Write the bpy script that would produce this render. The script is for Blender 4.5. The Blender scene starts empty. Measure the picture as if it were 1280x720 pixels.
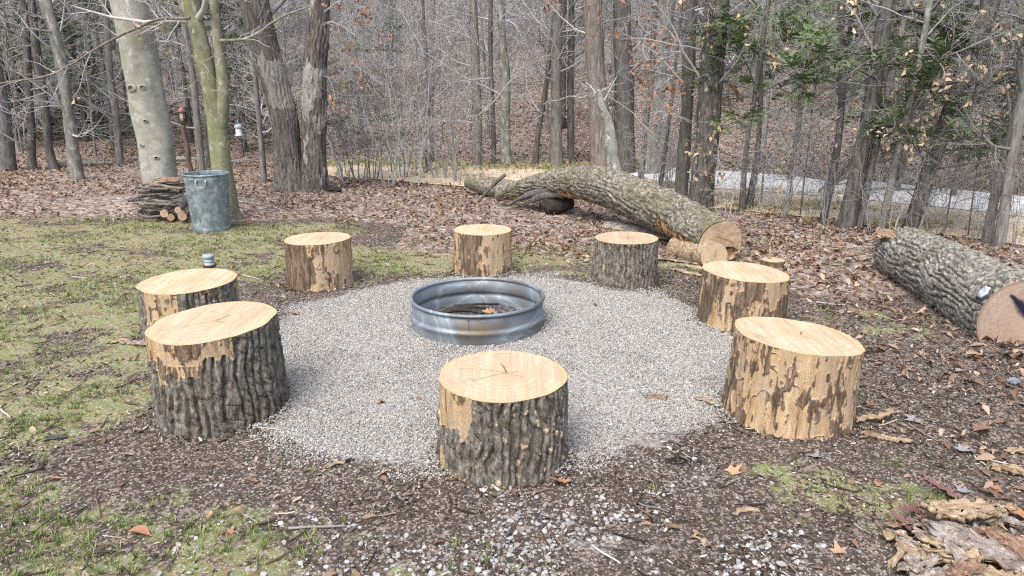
import bpy, math, random
import numpy as np
from mathutils import Vector, Matrix

SC = bpy.context.scene
COL = SC.collection
R = math.radians

# ------------------------------------------------------------------ camera, sky, sun, exposure
CAM_H, PITCH, FPX = 1.65, R(16.0), 900.0
cam_d = bpy.data.cameras.new('camera')
cam_d.sensor_width = 36.0
cam_d.lens = FPX / 1280.0 * 36.0
cam_d.clip_start = 0.05
cam_d.clip_end = 600.0
cam = bpy.data.objects.new('camera', cam_d)
cam.location = (0, 0, CAM_H)
cam.rotation_euler = (R(90) - PITCH, 0, 0)
COL.objects.link(cam)
SC.camera = cam

SUN_EL, SUN_AZ = R(58), R(205)          # azimuth clockwise from +Y
world = bpy.data.worlds.new('World')
SC.world = world
world.use_nodes = True
_nt = world.node_tree
_sky = _nt.nodes.new('ShaderNodeTexSky')
_sky.sky_type = 'NISHITA'
_sky.sun_disc = False
_sky.sun_elevation = SUN_EL
_sky.sun_rotation = SUN_AZ
_sky.air_density = 1.0
_sky.dust_density = 7.0
_sky.ozone_density = 1.0
_bg = _nt.nodes['Background']
_bg.inputs['Strength'].default_value = 0.15
_nt.links.new(_sky.outputs['Color'], _bg.inputs['Color'])

sun_d = bpy.data.lights.new('sun', 'SUN')
sun_d.energy = 1.2
sun_d.angle = R(45)
sun_d.color = (1.0, 0.985, 0.965)
sun = bpy.data.objects.new('sun', sun_d)
_dir = Vector((math.sin(SUN_AZ) * math.cos(SUN_EL), math.cos(SUN_AZ) * math.cos(SUN_EL), math.sin(SUN_EL)))
sun.rotation_euler = _dir.to_track_quat('Z', 'Y').to_euler()
sun.location = (0, 0, 30)
COL.objects.link(sun)

SC.view_settings.view_transform = 'Standard'
SC.view_settings.look = 'None'
SC.view_settings.exposure = 0.7
SC.view_settings.gamma = 1.0
SC.cycles.use_denoising = False
SC.cycles.pixel_filter_type = 'BLACKMAN_HARRIS'
SC.cycles.filter_width = 1.2
SC.cycles.max_bounces = 6
SC.view_settings.use_curve_mapping = False

# ------------------------------------------------------------------ numeric helpers
def vn(x, y, z, seed=0):
    """value noise, -1..1"""
    x = np.asarray(x, float); y = np.asarray(y, float); z = np.asarray(z, float)
    x, y, z = np.broadcast_arrays(x, y, z)
    xi = np.floor(x).astype(np.int64); yi = np.floor(y).astype(np.int64); zi = np.floor(z).astype(np.int64)
    fx, fy, fz = x - xi, y - yi, z - zi
    fx = fx * fx * (3 - 2 * fx); fy = fy * fy * (3 - 2 * fy); fz = fz * fz * (3 - 2 * fz)
    def h(a, b, c):
        n = (a * 374761393 + b * 668265263 + c * 2147483647 + seed * 974634777) & 0xFFFFFFFF
        n = ((n ^ (n >> 13)) * 1274126177) & 0xFFFFFFFF
        n = ((n ^ (n >> 16)) * 2246822519) & 0xFFFFFFFF
        n = n ^ (n >> 15)
        return n / 2147483648.0 - 1.0
    out = 0
    for dx in (0, 1):
        wx = fx if dx else 1 - fx
        for dy in (0, 1):
            wy = fy if dy else 1 - fy
            for dz in (0, 1):
                wz = fz if dz else 1 - fz
                out = out + wx * wy * wz * h(xi + dx, yi + dy, zi + dz)
    return out

def fbm(x, y, z, oct=4, seed=0):
    s, a, t = 0, 1.0, 0
    x = np.asarray(x, float); y = np.asarray(y, float); z = np.asarray(z, float)
    for k in range(oct):
        s = s + a * vn(x, y, z, seed + k * 17); t += a
        x = x * 2.03; y = y * 2.03; z = z * 2.03; a *= .5
    return s / t

def sstep(a, b, x):
    t = np.clip((np.asarray(x, float) - a) / (b - a), 0, 1)
    return t * t * (3 - 2 * t)

def ribs(th, x, y, z, width, r, seed, warp=1.0, zf=1.0):
    """vertical bark ribs with V grooves between them: 0 = groove floor, 1 = rib crest"""
    N = max(6, int(round(2 * math.pi * r / width)))
    u = th / (2 * np.pi) * N + warp * (.9 * vn(x * 5, y * 5, z * 4 * zf, seed) + .45 * vn(x * 13, y * 13, z * 9 * zf, seed + 1) + .16 * vn(x * 40, y * 40, z * 30, seed + 2))
    k = np.floor(u); f = u - k; e = np.minimum(f, 1 - f)
    eid = np.mod(np.round(u), N); kid = np.mod(k, N)
    w = .07 + .09 * (.5 + .5 * vn(eid * 7.31, z * 5 * zf, 0, seed + 3))
    g = sstep(w * .25, w + .17, e)
    join = sstep(.5, .15, vn(eid * 3.77, z * 4.2 * zf, 2.5, seed + 4))       # grooves fade where ribs run together
    g = 1 - (1 - g) * (.25 + .75 * join)
    cr = sstep(.0, .10, np.abs(vn(kid * 5.13, z * 15 * zf + .5 * f, 0, seed + 5)))
    top = .84 + .16 * vn(kid * 9.7, z * 8 * zf, 1.5, seed + 6)
    return g * top * (.68 + .32 * cr)

def hill_start(x):
    return 16.8 - .32 * np.clip(x, 0, 14) + .1 * np.clip(-x, 0, 12)

PADC = (-0.12, 4.5)
def terrain(x, y):
    x = np.asarray(x, float); y = np.asarray(y, float)
    d = y - hill_start(x)
    h = .20 * (np.sqrt(d * d + 9) + d) / 2 - .20 * 9 / 4 / 8
    h = np.where(d < -4, 0, h * sstep(-4, 1, d))
    h = h + sstep(2, 14, d) * (1.1 * vn(x * .09, y * .09, 3.3, 5) + .35 * vn(x * .35, y * .35, .3, 6))
    pad = np.hypot(x - PADC[0], y - PADC[1])
    near = sstep(1.8, 2.6, pad) * (1 - sstep(7, 9, np.abs(y)))
    h = h + near * (.018 * vn(x * 1.7, y * 1.7, 0, 1) + .008 * vn(x * 6, y * 6, 0, 2))
    # low mossy mound by the woods on the west side
    h = h + .13 * np.exp(-((x + 4.9) / 1.3) ** 2 - ((y - 10.0) / .7) ** 2)
    return h

CP, SP = math.cos(PITCH), math.sin(PITCH)
def ray(px, py):
    a, b = (px - 640) / FPX, (360 - py) / FPX
    return np.array([a, CP + b * SP, -SP + b * CP])

def at_z(px, py, z=0.0):
    d = ray(px, py); t = (z - CAM_H) / d[2]
    return np.array([0, 0, CAM_H]) + t * d

def at_y(px, py, Y):
    d = ray(px, py); t = Y / d[1]
    return np.array([0, 0, CAM_H]) + t * d

def at_ground(px, py):
    d = ray(px, py); o = np.array([0, 0, CAM_H])
    t = np.arange(1.0, 130, .02)
    p = o + t[:, None] * d
    k = np.nonzero(p[:, 2] <= terrain(p[:, 0], p[:, 1]))[0]
    k = k[0] if len(k) else len(t) - 1
    q = p[k].copy(); q[2] = float(terrain(q[0], q[1]))
    return q

# ------------------------------------------------------------------ mesh helpers
def make_mesh(name, V, quads=None, tris=None, mat=None, smooth=True, attrs=None, matidx=None):
    me = bpy.data.meshes.new(name)
    V = np.asarray(V, np.float32).reshape(-1, 3)
    loops, starts, n = [], [], 0
    if quads is not None and len(quads):
        q = np.asarray(quads, np.int32).reshape(-1, 4)
        loops.append(q.ravel()); starts.append(np.arange(len(q)) * 4); n = q.size
    if tris is not None and len(tris):
        t = np.asarray(tris, np.int32).reshape(-1, 3)
        loops.append(t.ravel()); starts.append(n + np.arange(len(t)) * 3)
    me.vertices.add(len(V)); me.vertices.foreach_set('co', V.ravel())
    if loops:
        lp = np.concatenate(loops).astype(np.int32); st = np.concatenate(starts).astype(np.int32)
        me.loops.add(len(lp)); me.loops.foreach_set('vertex_index', lp)
        me.polygons.add(len(st)); me.polygons.foreach_set('loop_start', st)
        if smooth:
            me.polygons.foreach_set('use_smooth', np.ones(len(st), bool))
        if matidx is not None:
            me.polygons.foreach_set('material_index', np.asarray(matidx, np.int32))
    for k, a in (attrs or {}).items():
        a = np.asarray(a, np.float32)
        if a.ndim == 1:
            at = me.attributes.new(k, 'FLOAT', 'POINT'); at.data.foreach_set('value', a)
        else:
            at = me.attributes.new(k, 'FLOAT_VECTOR', 'POINT'); at.data.foreach_set('vector', a.ravel())
    for m in (mat if isinstance(mat, (list, tuple)) else [mat]):
        if m: me.materials.append(m)
    me.update(calc_edges=True)
    return me

class MB:
    """collects pieces of ONE mesh"""
    def __init__(s): s.V, s.Q, s.T, s.n = [], [], [], 0
    def add(s, V, Q=None, T=None):
        V = np.asarray(V, float).reshape(-1, 3)
        if Q is not None and len(Q): s.Q.append(np.asarray(Q) + s.n)
        if T is not None and len(T): s.T.append(np.asarray(T) + s.n)
        s.V.append(V); s.n += len(V)
    def mesh(s, name, mat, smooth=True, off=None):
        V = np.concatenate(s.V)
        if off is not None: V = V - np.asarray(off)
        return make_mesh(name, V, np.concatenate(s.Q) if s.Q else None, np.concatenate(s.T) if s.T else None, mat, smooth)

def grid_quads(nu, nv, wrap=False):
    """nu rows x nv columns"""
    i = np.arange(nu - 1)[:, None]; j = np.arange(nv if wrap else nv - 1)[None, :]
    a = i * nv + j; b = i * nv + (j + 1) % nv
    return np.stack([a, b, b + nv, a + nv], -1).reshape(-1, 4)

def frames(P):
    P = np.asarray(P, float)
    T = np.gradient(P, axis=0); T /= np.linalg.norm(T, axis=1)[:, None] + 1e-9
    ref = np.array([1, 0, 0]) if abs(T[0][0]) < .8 else np.array([0, 1, 0])
    U = np.zeros_like(P); u = ref
    for i in range(len(P)):
        u = u - T[i] * np.dot(u, T[i]); u = u / (np.linalg.norm(u) + 1e-9); U[i] = u
    return T, U, np.cross(T, U)

def resample(P, n, vals=None):
    """smooth resample of a polyline (Catmull-Rom)"""
    P = np.asarray(P, float)
    m = len(P); t = np.linspace(0, m - 1, n); i = np.clip(t.astype(int), 0, m - 2); f = (t - i)
    def cr(A):
        g = lambda k: A[np.clip(k, 0, m - 1)]
        p0, p1, p2, p3 = g(i - 1), g(i), g(i + 1), g(i + 2)
        ff = f[:, None] if A.ndim > 1 else f
        return .5 * (2 * p1 + (p2 - p0) * ff + (2 * p0 - 5 * p1 + 4 * p2 - p3) * ff ** 2 + (3 * p1 - p0 - 3 * p2 + p3) * ff ** 3)
    return (cr(P), cr(np.asarray(vals, float))) if vals is not None else cr(P)

def tube(P, rad, sides, disp=None, cap=True):
    """tube along P; disp(cx, cy, s) -> radial offset, cx, cy, s in local unrolled metres"""
    P = np.asarray(P, float); rad = np.asarray(rad, float)
    T, U, W = frames(P)
    a = np.linspace(0, 2 * np.pi, sides, endpoint=False)
    ca, sa = np.cos(a)[None], np.sin(a)[None]
    rr = np.repeat(rad[:, None], sides, 1)
    s = np.concatenate([[0], np.cumsum(np.linalg.norm(np.diff(P, axis=0), axis=1))])[:, None]
    if disp is not None:
        rr = rr + disp(rr * ca, rr * sa, np.repeat(s, sides, 1))
    V = P[:, None] + rr[..., None] * (ca[..., None] * U[:, None] + sa[..., None] * W[:, None])
    n = len(P); Q = grid_quads(n, sides, True); V = V.reshape(-1, 3); Tr = None
    if cap:
        V = np.concatenate([V, P[:1], P[-1:]]); k = n * sides; j = np.arange(sides); jn = (j + 1) % sides
        Tr = np.concatenate([np.stack([jn, j, np.full(sides, k)], 1), np.stack([j + (n - 1) * sides, jn + (n - 1) * sides, np.full(sides, k + 1)], 1)])
    return V, Q, Tr

def tubes_batch(P, rad, sides):
    """many thin tubes at once: P (T,N,3), rad (T,N)"""
    T_, N, _ = P.shape
    d = P[:, -1] - P[:, 0]; d /= np.linalg.norm(d, axis=1)[:, None] + 1e-9
    ref = np.where((np.abs(d[:, 2]) < .8)[:, None], [[0, 0, 1.]], [[1., 0, 0]])
    U = np.cross(d, ref); U /= np.linalg.norm(U, axis=1)[:, None] + 1e-9
    W = np.cross(d, U)
    a = np.linspace(0, 2 * np.pi, sides, endpoint=False)
    off = np.cos(a)[None, :, None] * U[:, None] + np.sin(a)[None, :, None] * W[:, None]
    V = P[:, :, None] + rad[:, :, None, None] * off[:, None]
    Q = grid_quads(N, sides, True)
    Q = Q[None] + (np.arange(T_) * N * sides)[:, None, None]
    return V.reshape(-1, 3), Q.reshape(-1, 4)

def branch_level(rng, P, rad, n, L, ang, M=5, bend=.15, up=.05, t0=.25, t1=1.0, rr=.55, tip=.25, rmax=9, flat=0.0):
    T_, N, _ = P.shape
    t = t0 + (t1 - t0) * rng.random((T_, n))
    f = t * (N - 1); i = np.clip(f.astype(int), 0, N - 2); f = f - i
    ar = np.arange(T_)[:, None]
    p = P[ar, i] * (1 - f)[..., None] + P[ar, i + 1] * f[..., None]
    tan = P[ar, i + 1] - P[ar, i]; tan /= np.linalg.norm(tan, axis=2)[..., None] + 1e-9
    r0 = np.minimum((rad[ar, i] * (1 - f) + rad[ar, i + 1] * f) * rr, rmax)
    v = rng.normal(size=(T_, n, 3)); v[..., 2] *= (1 - flat)
    v -= tan * (v * tan).sum(-1, keepdims=True); v /= np.linalg.norm(v, axis=2)[..., None] + 1e-9
    al = R(ang[0]) + (R(ang[1]) - R(ang[0])) * rng.random((T_, n, 1))
    d = tan * np.cos(al) + v * np.sin(al)
    ln = (L[0] + (L[1] - L[0]) * rng.random((T_, n))) * (1.15 - .55 * t)
    p = p.reshape(-1, 3); d = d.reshape(-1, 3); ln = ln.reshape(-1); r0 = r0.reshape(-1)
    out = np.zeros((len(p), M, 3)); out[:, 0] = p
    for k in range(1, M):
        out[:, k] = out[:, k - 1] + d * (ln / (M - 1))[:, None]
        d = d + rng.normal(size=d.shape) * bend; d[:, 2] += up; d /= np.linalg.norm(d, axis=1)[:, None]
    w = np.linspace(1, tip, M)[None]
    return out, r0[:, None] * w

def link(name, data, parent=None, loc=None):
    o = bpy.data.objects.new(name, data); COL.objects.link(o)
    if parent: o.parent = parent
    if loc is not None: o.location = tuple(float(v) for v in loc)
    return o

def tag(o, label, cat, group=None):
    o['label'] = label; o['category'] = cat
    if group: o['group'] = group
    return o

def thing(name, label, cat, loc=(0, 0, 0), rz=0, group=None):
    o = link(name, None, None, loc); o.empty_display_size = .1; o.rotation_euler[2] = rz
    return tag(o, label, cat, group)

def dup(root, loc, rz, sc=1.0, label=None):
    r = root.copy(); COL.objects.link(r); r.location = tuple(float(v) for v in loc); r.rotation_euler[2] = rz; r.scale = (sc,) * 3
    if label: r['label'] = label
    for ch in KIDS.get(root.name, []):
        c = ch.copy(); COL.objects.link(c); c.parent = r
    return r
KIDS = {}

# ------------------------------------------------------------------ materials
class NT:
    def __init__(s, name, rough=.85, spec=.3):
        s.m = bpy.data.materials.new(name); s.m.use_nodes = True; s.t = s.m.node_tree
        s.b = s.t.nodes['Principled BSDF']; s.b.inputs['Roughness'].default_value = rough
        s.b.inputs['Specular IOR Level'].default_value = spec
        s.co = s.t.nodes.new('ShaderNodeTexCoord')
    def l(s, a, b): s.t.links.new(a, b)
    def put(s, sock, v):
        if hasattr(v, 'is_linked') or isinstance(v, bpy.types.NodeSocket): s.l(v, sock)
        else:
            if isinstance(v, tuple) and len(v) == 3 and sock.type == 'RGBA': v = v + (1,)
            sock.default_value = v
    def map(s, scale=(1, 1, 1), src='Object', rot=(0, 0, 0)):
        n = s.t.nodes.new('ShaderNodeMapping'); n.inputs['Scale'].default_value = scale; n.inputs['Rotation'].default_value = rot
        s.l(s.co.outputs[src], n.inputs['Vector']); return n.outputs[0]
    def noise(s, scale, detail=4, vec=None, rough=.55, dist=0, col=False):
        n = s.t.nodes.new('ShaderNodeTexNoise')
        n.inputs['Scale'].default_value = scale; n.inputs['Detail'].default_value = detail
        n.inputs['Roughness'].default_value = rough; n.inputs['Distortion'].default_value = dist
        s.l(vec if vec is not None else s.co.outputs['Object'], n.inputs['Vector'])
        return n.outputs['Color' if col else 'Fac']
    def voro(s, scale, vec=None, out='Color', feature='F1', rnd=1):
        n = s.t.nodes.new('ShaderNodeTexVoronoi'); n.feature = feature
        n.inputs['Scale'].default_value = scale; n.inputs['Randomness'].default_value = rnd
        s.l(vec if vec is not None else s.co.outputs['Object'], n.inputs['Vector']); return n.outputs[out]
    def ramp(s, fac, stops, interp='LINEAR'):
        n = s.t.nodes.new('ShaderNodeValToRGB'); e = n.color_ramp.elements; n.color_ramp.interpolation = interp
        while len(e) < len(stops): e.new(.5)
        for el, (p, c) in zip(e, stops): el.position = p; el.color = (c if isinstance(c, tuple) else (c, c, c)) + (1,)
        s.l(fac, n.inputs[0]); return n.outputs[0]
    def mix(s, fac, a, b, mode='MIX'):
        n = s.t.nodes.new('ShaderNodeMix'); n.data_type = 'RGBA'; n.blend_type = mode
        s.put(n.inputs[0], fac); s.put(n.inputs[6], a); s.put(n.inputs[7], b); return n.outputs[2]
    def math(s, op, a, b=0.0, clamp=False):
        n = s.t.nodes.new('ShaderNodeMath'); n.operation = op; n.use_clamp = clamp
        s.put(n.inputs[0], a); s.put(n.inputs[1], b); return n.outputs[0]
    def attr(s, name):
        n = s.t.nodes.new('ShaderNodeAttribute'); n.attribute_name = name; return n.outputs['Fac']
    def rnd(s):
        return s.t.nodes.new('ShaderNodeObjectInfo').outputs['Random']
    def sep(s, vec, k):
        n = s.t.nodes.new('ShaderNodeSeparateXYZ'); s.l(vec, n.inputs[0]); return n.outputs[k]
    def bump(s, h, strength=.5, dist=.01):
        n = s.t.nodes.new('ShaderNodeBump'); n.inputs['Strength'].default_value = strength; n.inputs['Distance'].default_value = dist
        s.l(h, n.inputs['Height']); s.l(n.outputs[0], s.b.inputs['Normal'])
    def out(s, col=None, rough=None, metal=None):
        if col is not None: s.put(s.b.inputs['Base Color'], col)
        if rough is not None: s.put(s.b.inputs['Roughness'], rough)
        if metal is not None: s.put(s.b.inputs['Metallic'], metal)
        return s.m

def bark_mat(name, dark, light, fz=.18, sc=22, lichen=(0, (.45, .47, .42)), green=(0, (.13, .15, .05)), bump=.6, bd=.012, pale=False):
    n = NT(name, .92, .15)
    v = n.map((1, 1, fz))
    a = n.noise(sc, 6, v, .65, .4)
    c = n.ramp(a, [(.38, dark), (.62, light)])
    if pale:
        c = n.mix(n.ramp(n.math('ADD', n.attr('pale'), n.math('MULTIPLY', n.math('SUBTRACT', n.noise(14, 5, n.map((1, 1, .3)), .7), .5), 1.6)), [(.4, 0.0), (.58, .95)]), c, n.ramp(a, [(.38, (.28, .27, .25)), (.6, (.5, .485, .46))]))
    b = n.noise(2.2, 4)
    c = n.mix(n.ramp(b, [(.35, 0.0), (.75, .55)]), c, tuple(.5 * (p + q) * .75 for p, q in zip(dark, light)))
    if green[0]:
        g = n.ramp(n.noise(3.1, 5), [(.62 - .4 * green[0], 0.0), (.8 - .3 * green[0], 1.0)])
        c = n.mix(g, c, green[1])
    if lichen[0]:
        g = n.ramp(n.noise(11, 5, n.map((1, 1, .55)), .7), [(.72 - .25 * lichen[0], 0.0), (.78 - .25 * lichen[0], 1.0)])
        c = n.mix(g, c, lichen[1])
    rv = n.rnd()
    c = n.mix(n.math('MULTIPLY', rv, .35), c, tuple(.6 * q for q in light))
    n.bump(a, bump, bd)
    return n.out(c)

M = {}
M['oak'] = bark_mat('oak bark', (.06, .055, .05), (.25, .235, .22), sc=26, lichen=(.3, (.38, .38, .36)), bump=1.0, bd=.02, pale=True)
M['oakpale'] = bark_mat('pale oak bark', (.11, .1, .09), (.32, .3, .28), fz=.12, lichen=(.3, (.42, .42, .4)))
M['beech'] = bark_mat('beech bark', (.29, .295, .265), (.46, .465, .425), fz=1.3, sc=9, lichen=(.5, (.54, .55, .52)), green=(.2, (.29, .305, .215)), bump=.3)
M['maple'] = bark_mat('green maple bark', (.16, .168, .11), (.33, .335, .25), fz=.6, sc=14, lichen=(.6, (.42, .43, .36)), green=(.42, (.2, .22, .11)), bump=.4)
M['brown'] = bark_mat('brown bark', (.052, .049, .047), (.205, .196, .19), fz=.15, sc=34, lichen=(.15, (.33, .32, .3)), bump=.9)
M['scaly'] = bark_mat('scaly dark bark', (.045, .042, .04), (.2, .19, .18), fz=.25, sc=28, lichen=(.55, (.46, .48, .46)), bump=1.0, bd=.02)
M['shag'] = bark_mat('shaggy grey bark', (.1, .09, .083), (.36, .33, .31), fz=.07, sc=34, bump=1.0, bd=.02)
M['grey'] = bark_mat('grey bark', (.12, .115, .11), (.32, .31, .3), fz=.2, sc=26, lichen=(.25, (.4, .41, .39)))
M['lichen'] = bark_mat('lichened bark', (.14, .14, .13), (.3, .31, .29), fz=.4, sc=15, lichen=(.7, (.38, .41, .37)))
def twig_mat(name, a, b):
    n = NT(name, .8, .2)
    return n.out(n.mix(n.rnd(), n.ramp(n.noise(3, 3), [(.35, a), (.65, b)]), tuple(.75 * v for v in a)))
M['twig'] = twig_mat('grey twigs', (.38, .39, .405), (.57, .58, .6))
M['twigpale'] = twig_mat('pale twigs', (.46, .455, .445), (.62, .61, .6))
M['twigdark'] = twig_mat('dark twigs', (.24, .235, .235), (.4, .395, .395))
def leaf_mat(name, stops, rough=.7):
    n = NT(name, rough, .25)
    c = n.ramp(n.rnd(), stops)
    c = n.mix(n.ramp(n.noise(40, 3), [(.4, 0.0), (.7, .4)]), c, (.12, .08, .055))
    return n.out(c)
M['litter'] = leaf_mat('leaf litter', [(0, (.085, .056, .04)), (.22, (.165, .102, .07)), (.48, (.24, .158, .113)), (.7, (.33, .245, .185)), (.87, (.45, .38, .31)), (.95, (.21, .14, .115)), (1, (.31, .17, .1))])
M['tanleaf'] = leaf_mat('tan dead leaves', [(0, (.5, .38, .24)), (.5, (.6, .49, .34)), (1, (.42, .32, .21))])
M['rustleaf'] = leaf_mat('rust oak leaves', [(0, (.3, .15, .09)), (.5, (.4, .22, .14)), (1, (.25, .13, .09))])
def plain_leaf(name, c1, c2):
    n = NT(name, .65, .25); a = n.noise(35, 4)
    return n.out(n.ramp(a, [(.35, c1), (.65, c2)]))
M['leaf_orange'] = plain_leaf('orange leaf', (.26, .135, .08), (.38, .21, .13))
M['leaf_tan'] = plain_leaf('tan leaf', (.34, .22, .14), (.48, .34, .23))
M['leaf_grey'] = plain_leaf('grey leaf', (.22, .22, .23), (.34, .34, .36))
M['leaf_purple'] = plain_leaf('purple brown leaf', (.13, .075, .07), (.24, .14, .13))
M['leaf_brown'] = plain_leaf('brown leaf', (.17, .1, .07), (.3, .19, .13))
n = NT('hemlock needles', .6, .3)
M['needles'] = n.out(n.mix(n.rnd(), n.ramp(n.noise(2.5, 4), [(.3, (.07, .11, .055)), (.7, (.15, .21, .11))]), (.13, .17, .1)))
n = NT('light hemlock needles', .6, .3)
M['needleslight'] = n.out(n.ramp(n.noise(2.0, 4), [(.3, (.085, .14, .06)), (.7, (.2, .28, .12))]))

# stump side: bark / bare wood / brown inner bark
def stump_side(name, bdark, blight):
    n = NT(name, .9, .18)
    v = n.map((1, 1, .38)); a = n.noise(46, 8, v, .74, .5)
    bark = n.ramp(a, [(.38, bdark), (.5, tuple(.45 * (p + q) for p, q in zip(bdark, blight))), (.61, blight)])
    bark = n.mix(n.ramp(n.noise(12, 6, None, .7), [(.5, 0.0), (.66, .6)]), bark, (.25, .25, .22))
    bark = n.mix(n.ramp(n.noise(5, 4), [(.5, 0.0), (.75, .6)]), bark, (.11, .08, .055))
    bark = n.mix(n.ramp(n.noise(85, 3), [(.66, 0.0), (.72, .8)]), bark, (.38, .35, .29))
    w = n.noise(30, 7, n.map((1, 1, .1)), .65, .3)
    wood = n.ramp(w, [(.34, (.25, .165, .09)), (.45, (.42, .3, .17)), (.56, (.55, .42, .265)), (.68, (.63, .53, .39))])
    wood = n.mix(n.ramp(n.noise(5, 7, n.map((1, 1, .6)), .75), [(.44, 0.0), (.6, .85)]), wood, (.42, .345, .26))
    wood = n.mix(n.ramp(n.noise(9, 5), [(.56, 0.0), (.72, .5)]), wood, (.52, .36, .17))
    th = n.math('ADD', n.attr('skin'), n.math('MULTIPLY', n.math('SUBTRACT', n.noise(85, 4, n.map((1, 1, .3)), .7), .5), 1.1))
    fm = n.ramp(th, [(.22, 0.0), (.5, .5), (.8, 1.0)])
    brown = n.ramp(n.noise(48, 8, n.map((1, 1, .15)), .74, .5), [(.36, (.06, .042, .032)), (.5, (.15, .11, .082)), (.64, (.31, .24, .18))])
    wood = n.mix(fm, wood, brown)
    c = n.mix(n.ramp(n.attr('bare'), [(.4, 0.0), (.6, 1.0)]), bark, wood)
    sp = n.ramp(n.attr('spot'), [(.3, 0.0), (.6, 1.0)])
    c = n.mix(sp, c, n.ramp(n.noise(60, 3), [(.35, (.38, .29, .19)), (.65, (.6, .51, .38))]))
    n.bump(n.math('ADD', a, n.math('MULTIPLY', fm, .5)), .9, .008)
    return n.out(c)
M['stump'] = stump_side('stump side dark', (.05, .045, .039), (.31, .295, .262))
M['stumpbrown'] = stump_side('stump side brown', (.06, .045, .035), (.19, .15, .12))

def cut_face(name, c1, c2, c3, heart=(.5, .38, .24), paint=False, rimc=(.58, .43, .23)):
    n = NT(name, .75, .25)
    d = n.attr('rad')                                   # 0 pith .. 1 bark
    w = n.math('ADD', d, n.math('MULTIPLY', n.math('SUBTRACT', n.noise(5, 4), .5), .22))
    rings = n.math('SINE', n.math('MULTIPLY', w, 120.0)); rings2 = n.math('SINE', n.math('MULTIPLY', w, 47.0))
    base = n.ramp(n.noise(9, 6, n.map((1, .25, .5), rot=(0, 0, .5)), .65), [(.34, c1), (.5, c2), (.66, c3)])
    rg = n.math('ADD', n.math('MULTIPLY', n.math('ADD', rings, 1.0), .12), n.math('MULTIPLY', n.math('ADD', rings2, 1.0), .09))
    c = n.mix(rg, base, tuple(.5 * v for v in c1))
    st = n.noise(46, 4, n.map((1, .03, 1), rot=(0, 0, .9)), .7)
    c = n.mix(n.ramp(st, [(.5, 0.0), (.66, .35)]), c, tuple(min(1, 1.12 * v) for v in c3))
    c = n.mix(n.ramp(st, [(.36, .3), (.47, 0.0)]), c, tuple(.7 * v for v in c1))
    c = n.mix(n.ramp(n.math('ADD', w, n.math('MULTIPLY', n.math('SUBTRACT', n.noise(11, 5, None, .7), .5), .5)), [(.02, .9), (.25, .5), (.5, 0.0)]), c, heart)
    c = n.mix(n.ramp(d, [(.935, 0.0), (.96, .8)]), c, rimc)
    c = n.mix(n.ramp(n.noise(3.2, 6, None, .7), [(.5, 0.0), (.68, .65)]), c, tuple(.68 * v for v in c2))
    c = n.mix(n.ramp(n.noise(120, 4, None, .7), [(.52, 0.0), (.66, .5)]), c, (.36, .26, .16))
    rv = n.rnd()
    c = n.mix(n.math('MULTIPLY', rv, .35), c, (.43, .345, .25))
    c = n.mix(n.ramp(n.noise(7, 7, None, .75), [(.56, 0.0), (.7, .6)]), c, (.3, .25, .2))
    c = n.mix(n.math('MULTIPLY', n.attr('crack'), .9), c, (.14, .085, .05))
    if paint:
        c = n.mix(n.attr('paint'), c, (.012, .014, .035))
    n.bump(n.math('ADD', st, n.math('MULTIPLY', rings, .1)), .6, .004)
    return n.out(c)
M['cut'] = cut_face('fresh cut wood', (.51, .385, .25), (.65, .515, .36), (.74, .62, .465))
M['cutpink'] = cut_face('pinkish cut wood', (.48, .34, .23), (.6, .45, .32), (.69, .55, .42), heart=(.42, .29, .22))
M['cuttan'] = cut_face('weathered cut wood', (.5, .37, .22), (.62, .48, .31), (.7, .57, .4), heart=(.5, .37, .22))
M['cutold'] = cut_face('old cut face', (.27, .21, .18), (.37, .29, .255), (.48, .4, .355), heart=(.42, .3, .26), paint=True, rimc=(.22, .15, .11))

def metal_mat():
    n = NT('heat stained galvanised steel', .5, .5)
    v = n.map((1.0, 1.0, 1.5))
    s = n.noise(1.25, 0.6, v, .35, 2.2)
    tint = n.ramp(s, [(.25, (.2, .165, .12)), (.36, (.16, .18, .2)), (.46, (.23, .28, .33)), (.51, (.28, .34, .4)), (.535, (.4, .47, .53)), (.555, (.24, .3, .36)), (.64, (.31, .38, .44)), (.76, (.22, .215, .195))])
    c = n.mix(n.ramp(n.noise(16, 6, None, .7), [(.45, 0.0), (.75, .4)]), tint, (.17, .155, .14))
    r = n.ramp(n.noise(8, 6, None, .7), [(.35, .48), (.65, .74)])
    c = n.mix(n.ramp(n.noise(3.5, 6, n.map((1, 1, 2.2)), .7), [(.55, 0.0), (.75, .7)]), c, (.12, .085, .06))
    n.bump(n.noise(9, 3), .15, .01)
    return n.out(c, r, .5)
M['ring'] = metal_mat()
n = NT('galvanised can steel', .5, .5)
c = n.ramp(n.noise(16, 6, None, .7), [(.36, (.16, .215, .26)), (.5, (.26, .335, .385)), (.64, (.44, .52, .575))])
c = n.mix(n.ramp(n.noise(5, 4, n.map((1, 1, .5))), [(.5, 0.0), (.75, .55)]), c, (.19, .245, .28))
n.bump(n.noise(7, 3), .12, .01)
M['can'] = n.out(c, n.ramp(n.noise(20, 3), [(.3, .42), (.7, .68)]), .55)

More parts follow.
